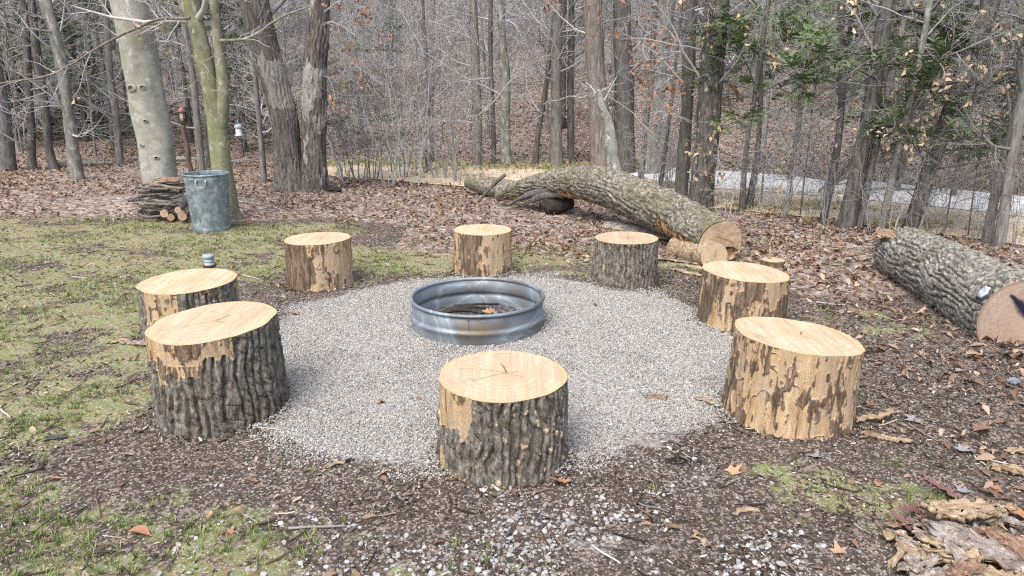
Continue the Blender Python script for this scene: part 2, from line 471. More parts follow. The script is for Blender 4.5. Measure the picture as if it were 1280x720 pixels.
# stones, chips, grass
n = NT('crushed stone', .9, .2)
M['stone'] = n.out(n.ramp(n.rnd(), [(0, (.14, .14, .133)), (.18, (.25, .25, .24)), (.45, (.35, .352, .338)), (.7, (.44, .443, .428)), (.86, (.36, .325, .275)), (.93, (.56, .57, .57)), (1, (.28, .31, .36))]))
n = NT('white pebbles', .85, .25)
M['pebble'] = n.out(n.mix(n.ramp(n.noise(60, 4), [(.4, 0.0), (.7, .4)]), n.ramp(n.rnd(), [(0, (.2, .2, .205)), (.35, (.3, .31, .325)), (.75, (.4, .415, .44)), (.92, (.52, .53, .54)), (1, (.28, .265, .24))]), (.3, .29, .27)))
n = NT('wood chips', .9, .15)
M['chip'] = n.out(n.ramp(n.rnd(), [(0, (.03, .026, .023)), (.42, (.08, .064, .054)), (.68, (.15, .12, .1)), (.84, (.27, .22, .18)), (.9, (.47, .42, .36)), (1, (.56, .54, .52))]))
n = NT('grass blades', .7, .25)
M['grass'] = n.out(n.ramp(n.rnd(), [(0, (.13, .19, .06)), (.4, (.19, .26, .085)), (.75, (.25, .29, .12)), (1, (.4, .36, .22))]))
n = NT('dry grass blades', .8, .2)
M['straw'] = n.out(n.ramp(n.rnd(), [(0, (.42, .35, .22)), (.6, (.5, .43, .29)), (1, (.3, .3, .14))]))

def ground_mat():
    n = NT('forest ground', .95, .12)
    patch = n.noise(1.9, 6, None, .6); mid = n.noise(9, 6, None, .65); fine = n.noise(75, 6, None, .75)
    cr = n.sep(n.voro(70), 0); cb = n.sep(n.voro(19), 0); cs = n.sep(n.voro(150), 1)
    dirt = n.ramp(fine, [(.36, (.032, .027, .024)), (.5, (.078, .064, .055)), (.63, (.17, .145, .128))])
    dirt = n.mix(n.ramp(mid, [(.45, 0.0), (.62, .6)]), dirt, (.085, .068, .056))
    dirt = n.mix(n.ramp(cr, [(.74, 0.0), (.84, .75)]), dirt, (.28, .235, .205))
    dirt = n.mix(n.ramp(cs, [(.88, 0.0), (.94, .8)]), dirt, (.45, .42, .39))
    moss = n.ramp(mid, [(.36, (.19, .155, .075)), (.5, (.22, .235, .085)), (.64, (.16, .25, .095))])
    moss = n.mix(n.ramp(fine, [(.45, 0.0), (.62, .75)]), moss, (.25, .21, .15))
    moss = n.mix(n.ramp(cr, [(.68, 0.0), (.8, .85)]), moss, (.3, .255, .22))
    moss = n.mix(n.ramp(cs, [(.88, 0.0), (.94, .8)]), moss, (.5, .47, .43))
    leaf = n.ramp(cb, [(0, (.13, .105, .09)), (.3, (.225, .182, .156)), (.6, (.31, .262, .23)), (.85, (.42, .38, .35)), (1, (.5, .47, .45))])
    leaf = n.mix(n.ramp(fine, [(.42, 0.0), (.7, .6)]), leaf, (.13, .09, .075))
    def m(a, w=1.1, src=mid): return n.ramp(n.math('ADD', n.attr(a), n.math('MULTIPLY', n.math('SUBTRACT', src, .5), w)), [(.4, 0.0), (.6, 1.0)])
    both = n.math('ADD', n.math('MULTIPLY', patch, .62), n.math('MULTIPLY', mid, .38))
    c = n.mix(m('moss', 3.4, both), dirt, moss)
    c = n.mix(m('leaf'), c, leaf)
    c = n.mix(m('grit'), c, n.ramp(cr, [(0, (.2, .19, .18)), (.5, (.36, .35, .34)), (1, (.5, .5, .5))]))
    c = n.mix(m('char'), c, (.028, .026, .026))
    h = n.math('ADD', n.math('MULTIPLY', fine, .5), n.math('MULTIPLY', cr, .5))
    n.bump(h, .9, .015)
    return n.out(c)
M['ground'] = ground_mat()
n = NT('gravel bed', .95, .15)
cc = n.sep(n.voro(120), 0)
c = n.ramp(cc, [(0, (.1, .1, .1)), (.4, (.24, .24, .24)), (.8, (.37, .37, .37)), (1, (.47, .47, .47))])
n.bump(cc, .7, .008)
M['padbed'] = n.out(c)
n = NT('pale road gravel', .95, .15)
c = n.ramp(n.noise(26, 6, None, .8), [(.3, (.5, .54, .58)), (.5, (.62, .66, .69)), (.7, (.73, .76, .78))])
c = n.mix(n.ramp(n.noise(3, 5), [(.5, 0.0), (.7, .5)]), c, (.42, .42, .42))
n.bump(n.noise(60, 4), .5, .01)
M['road'] = n.out(c)
n = NT('dry tan verge', .95, .1)
c = n.ramp(n.noise(9, 7, None, .75), [(.3, (.42, .35, .26)), (.52, (.56, .49, .38)), (.7, (.65, .59, .49))])
c = n.mix(n.ramp(n.noise(1.4, 4), [(.5, 0.0), (.75, .5)]), c, (.3, .25, .17))
n.bump(n.noise(50, 4), .5, .02)
M['track'] = n.out(c)
n = NT('thin green verge', .95, .1)
c = n.ramp(n.noise(14, 7, None, .75), [(.3, (.24, .225, .14)), (.52, (.35, .33, .22)), (.7, (.43, .41, .3))])
M['verge'] = n.out(c)
def simple(name, c1, c2, scale=20, rough=.6, metal=0.0, fz=1.0):
    n = NT(name, rough, .4); a = n.noise(scale, 5, n.map((1, 1, fz)))
    n.bump(a, .25, .004)
    return n.out(n.ramp(a, [(.35, c1), (.65, c2)]), None, metal)
M['wire'] = simple('galvanised wire', (.35, .36, .36), (.5, .5, .5), 30, .45, .7)
M['cable'] = simple('black cable', (.05, .05, .05), (.08, .08, .08))
M['redroof'] = simple('red painted tin', (.2, .085, .085), (.3, .15, .145), 18, .6)
M['feedglass'] = simple('seed filled feeder window', (.62, .46, .38), (.78, .62, .52), 30, .3)
M['post'] = simple('red brown post', (.085, .055, .047), (.16, .11, .095), 25, .85, 0, .15)
M['bluelid'] = simple('pale blue lid', (.25, .34, .41), (.4, .5, .57), 20, .4)
M['jar'] = simple('jar glass', (.3, .33, .31), (.62, .66, .64), 45, .12)
M['darktrim'] = simple('dark trim', (.03, .03, .03), (.06, .06, .06))
M['milkglass'] = simple('pale feeder tube', (.36, .4, .42), (.52, .56, .58), 25, .3)
M['plasticblack'] = simple('dull black scrap', (.035, .038, .045), (.075, .08, .09), 40, .6)
M['bluescrap'] = simple('blue grey scrap', (.1, .12, .17), (.25, .28, .34), 30, .5)
M['charlog'] = simple('blackened rotten wood', (.018, .016, .015), (.05, .045, .04), 22, .9, 0, .2)
def slab_mat(name, stops, spots):
    n = NT(name, .92, .15); a = n.noise(30, 7, n.map((.35, 1, 1)), .7, .6)
    c = n.ramp(a, stops); c = n.mix(n.ramp(n.noise(55, 5, None, .7), [(.5, 0.0), (.62, .7)]), c, spots)
    c = n.mix(n.ramp(n.noise(14, 5), [(.52, 0.0), (.68, .7)]), c, tuple(.6 * v for v in stops[0][1]))
    n.bump(a, 1.0, .012); return n.out(c)
M['strip'] = slab_mat('pale inner bark', [(.36, (.2, .145, .095)), (.5, (.4, .315, .215)), (.64, (.57, .485, .37))], (.3, .23, .16))
M['barkslab'] = slab_mat('grey brown bark slab', [(.36, (.13, .1, .085)), (.5, (.27, .235, .21)), (.64, (.42, .4, .385))], (.46, .45, .45))
M['redslab'] = slab_mat('reddish bark slab', [(.36, (.12, .075, .055)), (.5, (.23, .145, .11)), (.64, (.34, .24, .19))], (.4, .3, .22))
M['stick'] = bark_mat('weathered sticks', (.11, .095, .085), (.3, .27, .24), fz=.5, sc=30)
M['paintblue'] = simple('blue white paint', (.34, .4, .5), (.6, .65, .74), 60, .4)
# ------------------------------------------------------------------ ground, lanes, gravel circle
rng = np.random.default_rng(7)

def zones(x, y):
    wob = .35 * fbm(x * .9, y * .9, 1.5, 3, 21)
    pad = np.hypot((x - PADC[0]) / 1.03, y - PADC[1]) + .5 * wob
    leaf = np.zeros_like(x)
    # woods floor: begins beyond the lawn
    edge = np.where(x < -1.2, 8.5 + .1 * (-x - 1.2), 7.05) - .55 * sstep(1.2, 2.6, x) * 3.4
    leaf = sstep(-.5, .7, y + wob * 1.6 - edge)
    leaf = np.maximum(leaf, sstep(2.9, 3.6, x + wob) * sstep(3.2, 4.5, y) * .75)
    moss = .62 * sstep(-1.5, -2.3, x + wob * 1.5) * (1 - leaf * .7)
    moss = np.maximum(moss, .95 * np.exp(-((x + .5) / 2.2) ** 2 - ((y - 6.8) / .75) ** 2))
    moss = np.maximum(moss, .56 * sstep(.2, -1.0, x) * sstep(3.0, 2.3, y))
    moss = np.maximum(moss, .5 * np.exp(-((x - .1) / .5) ** 2 - ((y - 1.75) / .2) ** 2))
    moss = np.maximum(moss, .62 * np.exp(-((x - 1.45) / .55) ** 2 - ((y - 2.65) / .3) ** 2))
    moss = np.maximum(moss, .5 * np.exp(-((x - 2.6) / .5) ** 2 - ((y - 4.8) / .5) ** 2))
    moss = np.maximum(moss, .9 * np.exp(-((x + 4.9) / 1.2) ** 2 - ((y - 10.0) / .6) ** 2))
    moss = np.maximum(moss, .9 * np.exp(-((x + 6.6) / .9) ** 2 - ((y - 13.6) / .4) ** 2))
    moss = moss * sstep(1.55, 1.95, pad)
    grit = np.maximum(.75 * (1 - sstep(1.45, 1.85, pad)), .4 * np.exp(-((x - .35) / .8) ** 2 - ((y - 2.3) / .3) ** 2))
    char = .6 * np.exp(-((x - .78) / .17) ** 2 - ((y - 2.92) / .1) ** 2)
    return dict(leaf=leaf, moss=moss, grit=grit, char=char)

def axis(*segs):
    out = []
    for a, b, st in segs: out.append(np.arange(a, b, st))
    return np.unique(np.concatenate(out).round(4))
gx = axis((-160, -40, 8), (-40, -14, 1.0), (-14, -5, .22), (-5, 5, .05), (5, 14, .22), (14, 40, 1.0), (40, 161, 8))
gy = axis((-60, -8, 4), (-8, 1.2, .4), (1.2, 7.5, .05), (7.5, 14, .14), (14, 40, .5), (40, 170, 4))
X, Y = np.meshgrid(gx, gy)
Zt = terrain(X, Y)
far = sstep(18, 24, np.hypot(X, Y))
z = zones(X.ravel(), Y.ravel())
z['leaf'] = np.maximum(z['leaf'], far.ravel())
micro = .010 * fbm(X * 14, Y * 14, 0, 3, 40) * (np.hypot(X - PADC[0], Y - PADC[1]) > 1.9) * (np.abs(Y) < 8)
me = make_mesh('ground', np.stack([X, Y, Zt + micro], -1), grid_quads(len(gy), len(gx)), None, M['ground'], True, z)
o = link('ground', me); o['kind'] = 'structure'

def strip(name, near_px, far_px, mat, lift, n=90, k=10, ext=True):
    """a lane sheet between two edge lines given on the ground"""
    a = np.array([at_ground(*p) for p in near_px]); b = np.array([at_ground(*p) for p in far_px])
    a = resample(a, n); b = resample(b, n)
    t = np.linspace(0, 1, k)[None, :, None]
    P = a[:, None] * (1 - t) + b[:, None] * t
    P[..., 2] = terrain(P[..., 0], P[..., 1]) + lift
    w = .10 * fbm(P[..., 0] * 1.3, P[..., 1] * 1.3, 0, 3, 9)
    P[:, 0, 1] += w[:, 0]; P[:, -1, 1] += w[:, -1]
    o = link(name, make_mesh(name, P, grid_quads(n, k), None, mat)); o['kind'] = 'structure'
    return P
VERGE = strip('grass_verge', [(400, 209), (470, 208), (560, 213), (700, 215), (800, 219)], [(400, 202), (470, 200), (560, 201), (700, 203), (820, 207)], M['verge'], .012)
TRACK = strip('dirt_track', [(385, 217), (440, 223), (520, 229), (640, 239), (760, 248), (860, 258), (1000, 272), (1130, 290), (1300, 312), (1500, 345), (1750, 390)],
              [(385, 206), (440, 205), (520, 206), (640, 211), (760, 217), (860, 232), (1000, 243), (1130, 255), (1300, 274), (1500, 300), (1750, 335)], M['track'], .012, 140, 14)
ROAD = strip('gravel_road', [(770, 216), (860, 233), (1000, 244), (1130, 256), (1300, 275), (1500, 301), (1750, 336)],
             [(790, 209), (860, 212), (1000, 222), (1130, 232), (1300, 249), (1500, 270), (1750, 298)], M['road'], .02, 100, 12)

# gravel circle
na, nr = 140, 26
a = np.linspace(0, 2 * np.pi, na, endpoint=False)
rim = 1.62 + .16 * fbm(np.cos(a) * 2.2, np.sin(a) * 2.2, 4, 4, 3)
def pad_r(ang):
    return np.interp(np.mod(ang, 2 * np.pi), np.append(a, 2 * np.pi), np.append(rim, rim[0]))
rr = np.linspace(0.02, 1, nr)[:, None] * rim[None]
PX, PY = PADC[0] + rr * np.cos(a), PADC[1] + rr * np.sin(a)
PZ = terrain(PX, PY) + .012 * (1 - (np.linspace(0, 1, nr)[:, None]) ** 4) + .001 + .004 * vn(PX * 5, PY * 5, 0, 8) * (1 - np.linspace(0, 1, nr)[:, None] ** 4)
o = link('gravel_circle', make_mesh('gravel_circle', np.stack([PX, PY, PZ], -1), grid_quads(nr, na, True), None, M['padbed'])); o['kind'] = 'structure'

# ------------------------------------------------------------------ prototypes for scattered small things (not linked to the scene)
def proto_coll(name, meshes):
    c = bpy.data.collections.new(name)
    for i, m in enumerate(meshes): c.objects.link(bpy.data.objects.new(m.name, m))
    return c

_ico = None
def pebble_mesh(name, mat, seed, sub=1, sq=.6):
    import bmesh
    bm = bmesh.new(); bmesh.ops.create_icosphere(bm, subdivisions=sub, radius=.5)
    r = np.random.default_rng(seed)
    for v in bm.verts:
        v.co *= 1 + .32 * (r.random() - .5)
        v.co.x *= 1.15; v.co.z *= sq
    me = bpy.data.meshes.new(name); bm.to_mesh(me); bm.free(); me.materials.append(mat); return me

def leaf_mesh(name, mat, widths, curl=.25, seed=0, bend=.3):
    """unit-long leaf with midrib; widths = half widths along it (lobes)"""
    r = np.random.default_rng(seed); n = len(widths)
    t = np.linspace(0, 1, n); w = np.asarray(widths, float)
    zc = .5 * curl * np.sin(t * 3 + r.random() * 2) + bend * (t - .5) ** 2
    V = []
    for k in range(n):
        s1, s2 = (1 + .2 * (r.random() - .5)), (1 + .2 * (r.random() - .5))
        e1, e2 = curl * w[k] * (1 + r.random()), curl * w[k] * (1 + r.random())
        back = -.12 * w[k]
        V += [(t[k] - .5 + back * 0, -w[k] * s1, zc[k] + e1), (t[k] - .5, 0, zc[k]), (t[k] - .5, w[k] * s2, zc[k] + e2)]
    V = np.array(V); V[:, 2] -= V[:, 2].min() - .01
    return make_mesh(name, V, grid_quads(n, 3), None, mat)
OAK = [.015, .02, .12, .07, .2, .1, .27, .13, .25, .11, .17, .04]
OVAL = [.01, .12, .2, .24, .22, .15, .05, .005]
def star_leaf(name, mat, seed=0, curl=.2, lobes=5):
    """palmate leaf with pointed lobes and a stalk"""
    r = np.random.default_rng(seed); pts = []
    for k in range(lobes):
        am = R(-130 + 260 * k / (lobes - 1)); L = (.55, .8, 1, .8, .55)[k] if lobes == 5 else 1
        pts.append((am, .5 * L * (.9 + .2 * r.random()))); 
        if k < lobes - 1: pts.append((am + R(260 / (lobes - 1) / 2), .2))
    pts.append((R(180), .08))
    V = [(0, 0, 0)] + [(math.cos(a_) * q, math.sin(a_) * q, curl * q * q * (1 + 2 * r.random())) for a_, q in pts]
    T = [(0, i, i + 1) for i in range(1, len(V) - 1)] + [(0, len(V) - 1, 1)]
    n0 = len(V)
    V += [(-.05, -.008, .01), (-.5, -.006, .03), (-.5, .006, .03), (-.05, .008, .01)]
    V = np.array(V, float); V[:, 2] -= V[:, 2].min() - .01
    return make_mesh(name, V, [(n0, n0 + 1, n0 + 2, n0 + 3)], T, mat, False)
def chip_mesh(name, mat, l, w, h, seed):
    r = np.random.default_rng(seed)
    t = np.linspace(-.5, .5, 4)
    V = []
    for k in t:
        ww = w * (.6 + .6 * r.random()) * (1 if abs(k) < .4 else .5); zz = h * r.random() + .1 * l * k * k
        V += [(k * l, -ww / 2, zz), (k * l, -ww / 2, zz + h), (k * l, ww / 2, zz + h * 1.2), (k * l, ww / 2, zz)]
    return make_mesh(name, V, grid_quads(4, 4, True), None, mat, False)
def tuft_mesh(name, mat, seed, blades=9):
    r = np.random.default_rng(seed); V, T = [], []
    for b in range(blades):
        a_ = r.random() * 6.28; d = np.array([math.cos(a_), math.sin(a_)]); p = d * .25 * r.random(); h = .5 + .7 * r.random(); ln = .25 + .7 * r.random()
        q = np.array([-d[1], d[0]]) * .045; m = p + d * ln * .4; e = p + d * ln
        k = len(V); V += [(*(p - q), 0), (*(p + q), 0), (*(m - q * .8), h * .65), (*(m + q * .8), h * .65), (*e, h)]
        T += [(k, k + 1, k + 3), (k, k + 3, k + 2), (k + 2, k + 3, k + 4)]
    return make_mesh(name, V, None, T, mat, False)

def scatter(name, pts, coll, n_protos, size, tilt=.3, kind='stuff', lift=0.0, seed=0, mat=None):
    r = np.random.default_rng(seed); k = len(pts)
    rot = np.stack([r.normal(size=k) * tilt, r.normal(size=k) * tilt, r.random(k) * 6.283], 1)
    sc = size[0] + (size[1] - size[0]) * r.random(k) ** 1.5
    p = np.array(pts, float); p[:, 2] += lift
    me = make_mesh(name, p, None, None, mat, False, dict(rot=rot, sc=sc, idx=r.integers(0, n_protos, k)))
    o = link(name, me); o['kind'] = kind
    g = bpy.data.node_groups.new(name, 'GeometryNodeTree')
    g.interface.new_socket('Geometry', in_out='INPUT', socket_type='NodeSocketGeometry')
    g.interface.new_socket('Geometry', in_out='OUTPUT', socket_type='NodeSocketGeometry')
    N = g.nodes.new; i_, o_ = N('NodeGroupInput'), N('NodeGroupOutput')
    ci = N('GeometryNodeCollectionInfo'); ci.inputs['Collection'].default_value = coll
    ci.inputs['Separate Children'].default_value = True; ci.inputs['Reset Children'].default_value = True
    ins = N('GeometryNodeInstanceOnPoints'); ins.inputs['Pick Instance'].default_value = True
    def at(nm, ty):
        q = N('GeometryNodeInputNamedAttribute'); q.data_type = ty; q.inputs['Name'].default_value = nm; return q.outputs[0]
    f2i = N('FunctionNodeFloatToInt'); L = g.links.new
    L(i_.outputs[0], ins.inputs['Points']); L(ci.outputs[0], ins.inputs['Instance'])
    L(at('idx', 'FLOAT'), f2i.inputs[0]); L(f2i.outputs[0], ins.inputs['Instance Index'])
    e2r = N('FunctionNodeEulerToRotation'); L(at('rot', 'FLOAT_VECTOR'), e2r.inputs[0]); L(e2r.outputs[0], ins.inputs['Rotation'])
    L(at('sc', 'FLOAT'), ins.inputs['Scale']); L(ins.outputs[0], o_.inputs[0])
    md = o.modifiers.new('scatter', 'NODES'); md.node_group = g
    return o

def on_ground(x, y):
    return np.stack([x, y, terrain(x, y)], 1)
RINGC, RINGR = np.array([-.24, 4.80]), .455
def not_in_ring(p, m=.02): return np.hypot(p[:, 0] - RINGC[0], p[:, 1] - RINGC[1]) > RINGR + m

# crushed stone of the circle
K = 280000
ang = rng.random(K) * 6.283; q = np.sqrt(rng.random(K)) * 1.3
rad = q * pad_r(ang)
keep = rng.random(K) < np.where(q < .97, 1, np.clip((1.06 + .1 * vn(rad * np.cos(ang) * 4, rad * np.sin(ang) * 4, 0, 12) - q) / .1, .035 * np.clip((1.3 - q) / .3, 0, 1), 1))
px_, py_ = PADC[0] + rad * np.cos(ang), PADC[1] + rad * np.sin(ang)
p = on_ground(px_, py_)[keep]; qq = q[keep]
p[:, 2] += np.where(qq < 1, .010 * (1 - np.clip(qq, 0, 1) ** 4), 0) + rng.random(len(p)) * .006
scatter('gravel', p, proto_coll('stones', [pebble_mesh('stone', M['stone'], s, 1, .65) for s in range(5)]), 5, (.0045, .013), 1.0, seed=1)

# pale pebbles on the dirt near the camera
K = 3600
x = rng.normal(.35, .68, K); y = rng.normal(2.22, .3, K)
dens = fbm(x * 3.2, y * 3.2, 0, 3, 77)
keep = (dens > -.25 + .6 * rng.random(K)) & (y > 1.5) & (y < 2.95)
x, y = x[keep], y[keep]
PEB = proto_coll('pebbles', [pebble_mesh('pebble', M['pebble'], 20 + s, 1, .6) for s in range(5)])
scatter('loose_pebbles', on_ground(x, y), PEB, 5, (.005, .025), .4, seed=2, lift=.003)
x = rng.uniform(-3, 3, 900); y = rng.uniform(1.8, 6, 900)
p = on_ground(x, y); p = p[np.hypot(p[:, 0] - PADC[0], p[:, 1] - PADC[1]) > 1.6]
scatter('scattered_pebbles', p, PEB, 5, (.004, .016), .4, seed=3, lift=.003)

# litter: leaves, chips, grass
LITTER = proto_coll('litter leaves', [leaf_mesh('fallen_leaf', M['litter'], OAK, .25 + .2 * s / 3, s, .15 + .2 * s) for s in range(4)] + [leaf_mesh('fallen_leaf', M['litter'], OVAL, .3 + .2 * s, s, .1 + .25 * s) for s in range(3)] + [star_leaf('fallen_leaf', M['litter'], 5, .5)])
def lane_free(x, y):
    """not on the lanes"""
    ok = np.ones(len(x), bool)
    for P in (TRACK, ROAD):
        n_ = np.interp(x, P[:, 0, 0], P[:, 0, 1]); f_ = np.interp(x, P[:, -1, 0], P[:, -1, 1])
        ok &= ~((y > n_ + .1) & (y < f_ - .05) & (x > P[0, 0, 0]))
    return ok
K = 230000
x = rng.uniform(-16, 17, K); y = rng.uniform(2.2, 24, K)
zz = zones(x, y); pr = zz['leaf'] * np.clip(1.25 - y / 30, .25, 1) * (.55 + .9 * (fbm(x * 1.1, y * 1.1, 2, 3, 31) + .3))
inview = np.abs(x) < .85 * y + 1.2
pr = pr * (1 - .93 * np.exp(-((x + 4.9) / 1.4) ** 4 - ((y - 10.0) / .75) ** 4)) * (1 - .9 * np.exp(-((x + 6.6) / .9) ** 2 - ((y - 13.6) / .4) ** 2))
keep = (rng.random(K) < pr * .98) & lane_free(x, y) & inview
p = on_ground(x[keep], y[keep])
scatter('leaf_litter', p, LITTER, 8, (.03, .088), .38, seed=4, lift=.004)
# thin leaves on the lawn and the dirt
K = 11000
x = rng.uniform(-7, 5, K); y = rng.uniform(1.4, 9, K)
pad = np.hypot(x - PADC[0], y - PADC[1])
keep = ((pad > 1.75) | (rng.random(K) < .07)) & (rng.random(K) < .25 + .5 * sstep(1.4, 2.4, x) + .3 * sstep(6, 7.5, y))
scatter('stray_leaves', on_ground(x[keep], y[keep]), LITTER, 8, (.018, .06), .3, seed=5, lift=.003)
K = 3000
x = rng.uniform(1.2, 4.2, K); y = rng.uniform(2.0, 5.6, K)
keep = (rng.random(K) < .5 * sstep(1.3, 2.6, x - .15 * (y - 3)) * (.4 + 1.2 * sstep(-.2, .3, fbm(x * 2, y * 2, 0, 3, 15)))) & (np.hypot(x - PADC[0], y - PADC[1]) > 1.8)
scatter('leaf_drift', on_ground(x[keep], y[keep]), LITTER, 8, (.03, .085), .3, seed=6, lift=.004)

CHIPS = proto_coll('chips', [chip_mesh('chip', M['chip'], 1, .28, .07, s) for s in range(4)] + [chip_mesh('chip', M['chip'], 1, .5, .05, 9), chip_mesh('chip', M['chip'], 1, .1, .05, 8)])
K = 120000
y = 1.3 + 7.2 * rng.random(K) ** 1.5; x = rng.uniform(-1, 1, K) * (.85 * y + .5)
pad = np.hypot(x - PADC[0], y - PADC[1]) + .17 * fbm(x * .9, y * .9, 1.5, 3, 21)
cl = sstep(-.35, .35, fbm(x * 2.3, y * 2.3, 0, 4, 55))
keep = (rng.random(K) < (.06 + .94 * cl ** 2) * np.where(pad > 1.68, 1, np.where(pad > 1.45, .16, .035)))
scatter('wood_crumbs', on_ground(x[keep], y[keep]), CHIPS, 6, (.006, .03), .3, seed=7, lift=.003)
K = 1100
y = 1.3 + 6 * rng.random(K); x = rng.uniform(-1, 1, K) * (.8 * y + .4)
keep = np.hypot(x - PADC[0], y - PADC[1]) > 1.7
scatter('fine_twigs', on_ground(x[keep], y[keep]), proto_coll('fine twigs', [chip_mesh('twig_bit', M['chip'], 1, .045, .035, s) for s in range(3)]), 3, (.04, .16), .12, seed=8, lift=.005)

K = 60000
y = 1.3 + 8 * rng.random(K); x = rng.uniform(-1, .75, K) * (.82 * y + .4)
zz = zones(x, y); pat = sstep(-.05, .25, fbm(x * 1.7, y * 1.7, 7, 4, 61))
keep = rng.random(K) < zz['moss'] * pat * 1.3
TUFT = proto_coll('tufts', [tuft_mesh('grass_tuft', M['grass'], s) for s in range(4)])
scatter('lawn_grass', on_ground(x[keep], y[keep]), TUFT, 4, (.012, .04), .2, seed=9)
# dry grass along the lanes
i = rng.integers(0, len(TRACK), 9000); j = rng.random(9000)
fr_ = rng.random((9000, 1)); TE = np.concatenate([TRACK[1:], TRACK[-1:]])
p = ((TRACK * 1)[i, 0] * (1 - fr_) + TE[i, 0] * fr_) * (1 - j)[:, None] + (TRACK[i, -1] * (1 - fr_) + TE[i, -1] * fr_) * j[:, None]; p[:, 1] += rng.normal(size=9000) * .2; p[:, 0] += rng.normal(size=9000) * .15
STRAW = proto_coll('straw', [tuft_mesh('dry_tuft', M['straw'], 30 + s, 12) for s in range(3)])
keep = (fbm(p[:, 0] * 1.2, p[:, 1] * 2.5, 0, 3, 71) > .0) & ((p[:, 0] > 1.2) | (rng.random(9000) < .12))
p = on_ground(p[keep, 0], p[keep, 1])
scatter('dry_grass', p, STRAW, 3, (.03, .09), .2, seed=10, lift=.01)
i = rng.integers(0, len(VERGE), 5000); j = rng.random(5000)
p = VERGE[i, 0] * (1 - j)[:, None] + VERGE[i, -1] * j[:, None]; p[:, :2] += rng.normal(size=(5000, 2)) * .15
scatter('verge_grass', on_ground(p[:900, 0], p[:900, 1]), proto_coll('verge tufts', [tuft_mesh('verge_tuft', M['straw' if s % 2 else 'grass'], 40 + s) for s in range(4)]), 4, (.04, .1), .2, seed=11, lift=.01)

# ------------------------------------------------------------------ log stools round the fire
def dep(py): return PITCH + math.atan((py - 360) / FPX)
def solve(cx, cy, w, yb):
    r = .25
    for _ in range(30):
        D = CAM_H / math.tan(dep(yb)) + r
        h = CAM_H - D * math.tan(dep(cy))
        r = w / 2 / FPX * (D * CP + (CAM_H - h) * SP)
    return (cx - 640) / FPX * (D * CP + (CAM_H - h) * SP), D, r, h

def cut_disc(top, centre, nr=18, seed=0, cracks=((20, .35), (140, .28), (260, .3)), up=1.0, step=None):
    """end-grain face inside the closed outline `top` (n,3)"""
    n = len(top); c = np.asarray(centre, float)
    f = np.linspace(1, 0.0, nr)[:, None, None]
    P = c + (top[None] - c) * f
    rad = np.repeat(np.linspace(1, 0, nr)[:, None], n, 1)
    d = top - c; th = np.degrees(np.arctan2(d[:, 1], d[:, 0]))[None]
    Rm = np.linalg.norm(d, axis=1).mean()
    crack = np.zeros_like(rad)
    for a0, ln in cracks:
        dd = np.abs((th - a0 - 25 * (rad - .1) + 180) % 360 - 180) * np.pi / 180 * np.maximum(rad, .02) * Rm
        crack = np.maximum(crack, (1 - sstep(.0014, .0055, dd)) * (rad < ln))
    return P.reshape(-1, 3), grid_quads(nr, n, True)[:, ::-1] if up > 0 else grid_quads(nr, n, True), rad.ravel(), crack.ravel()

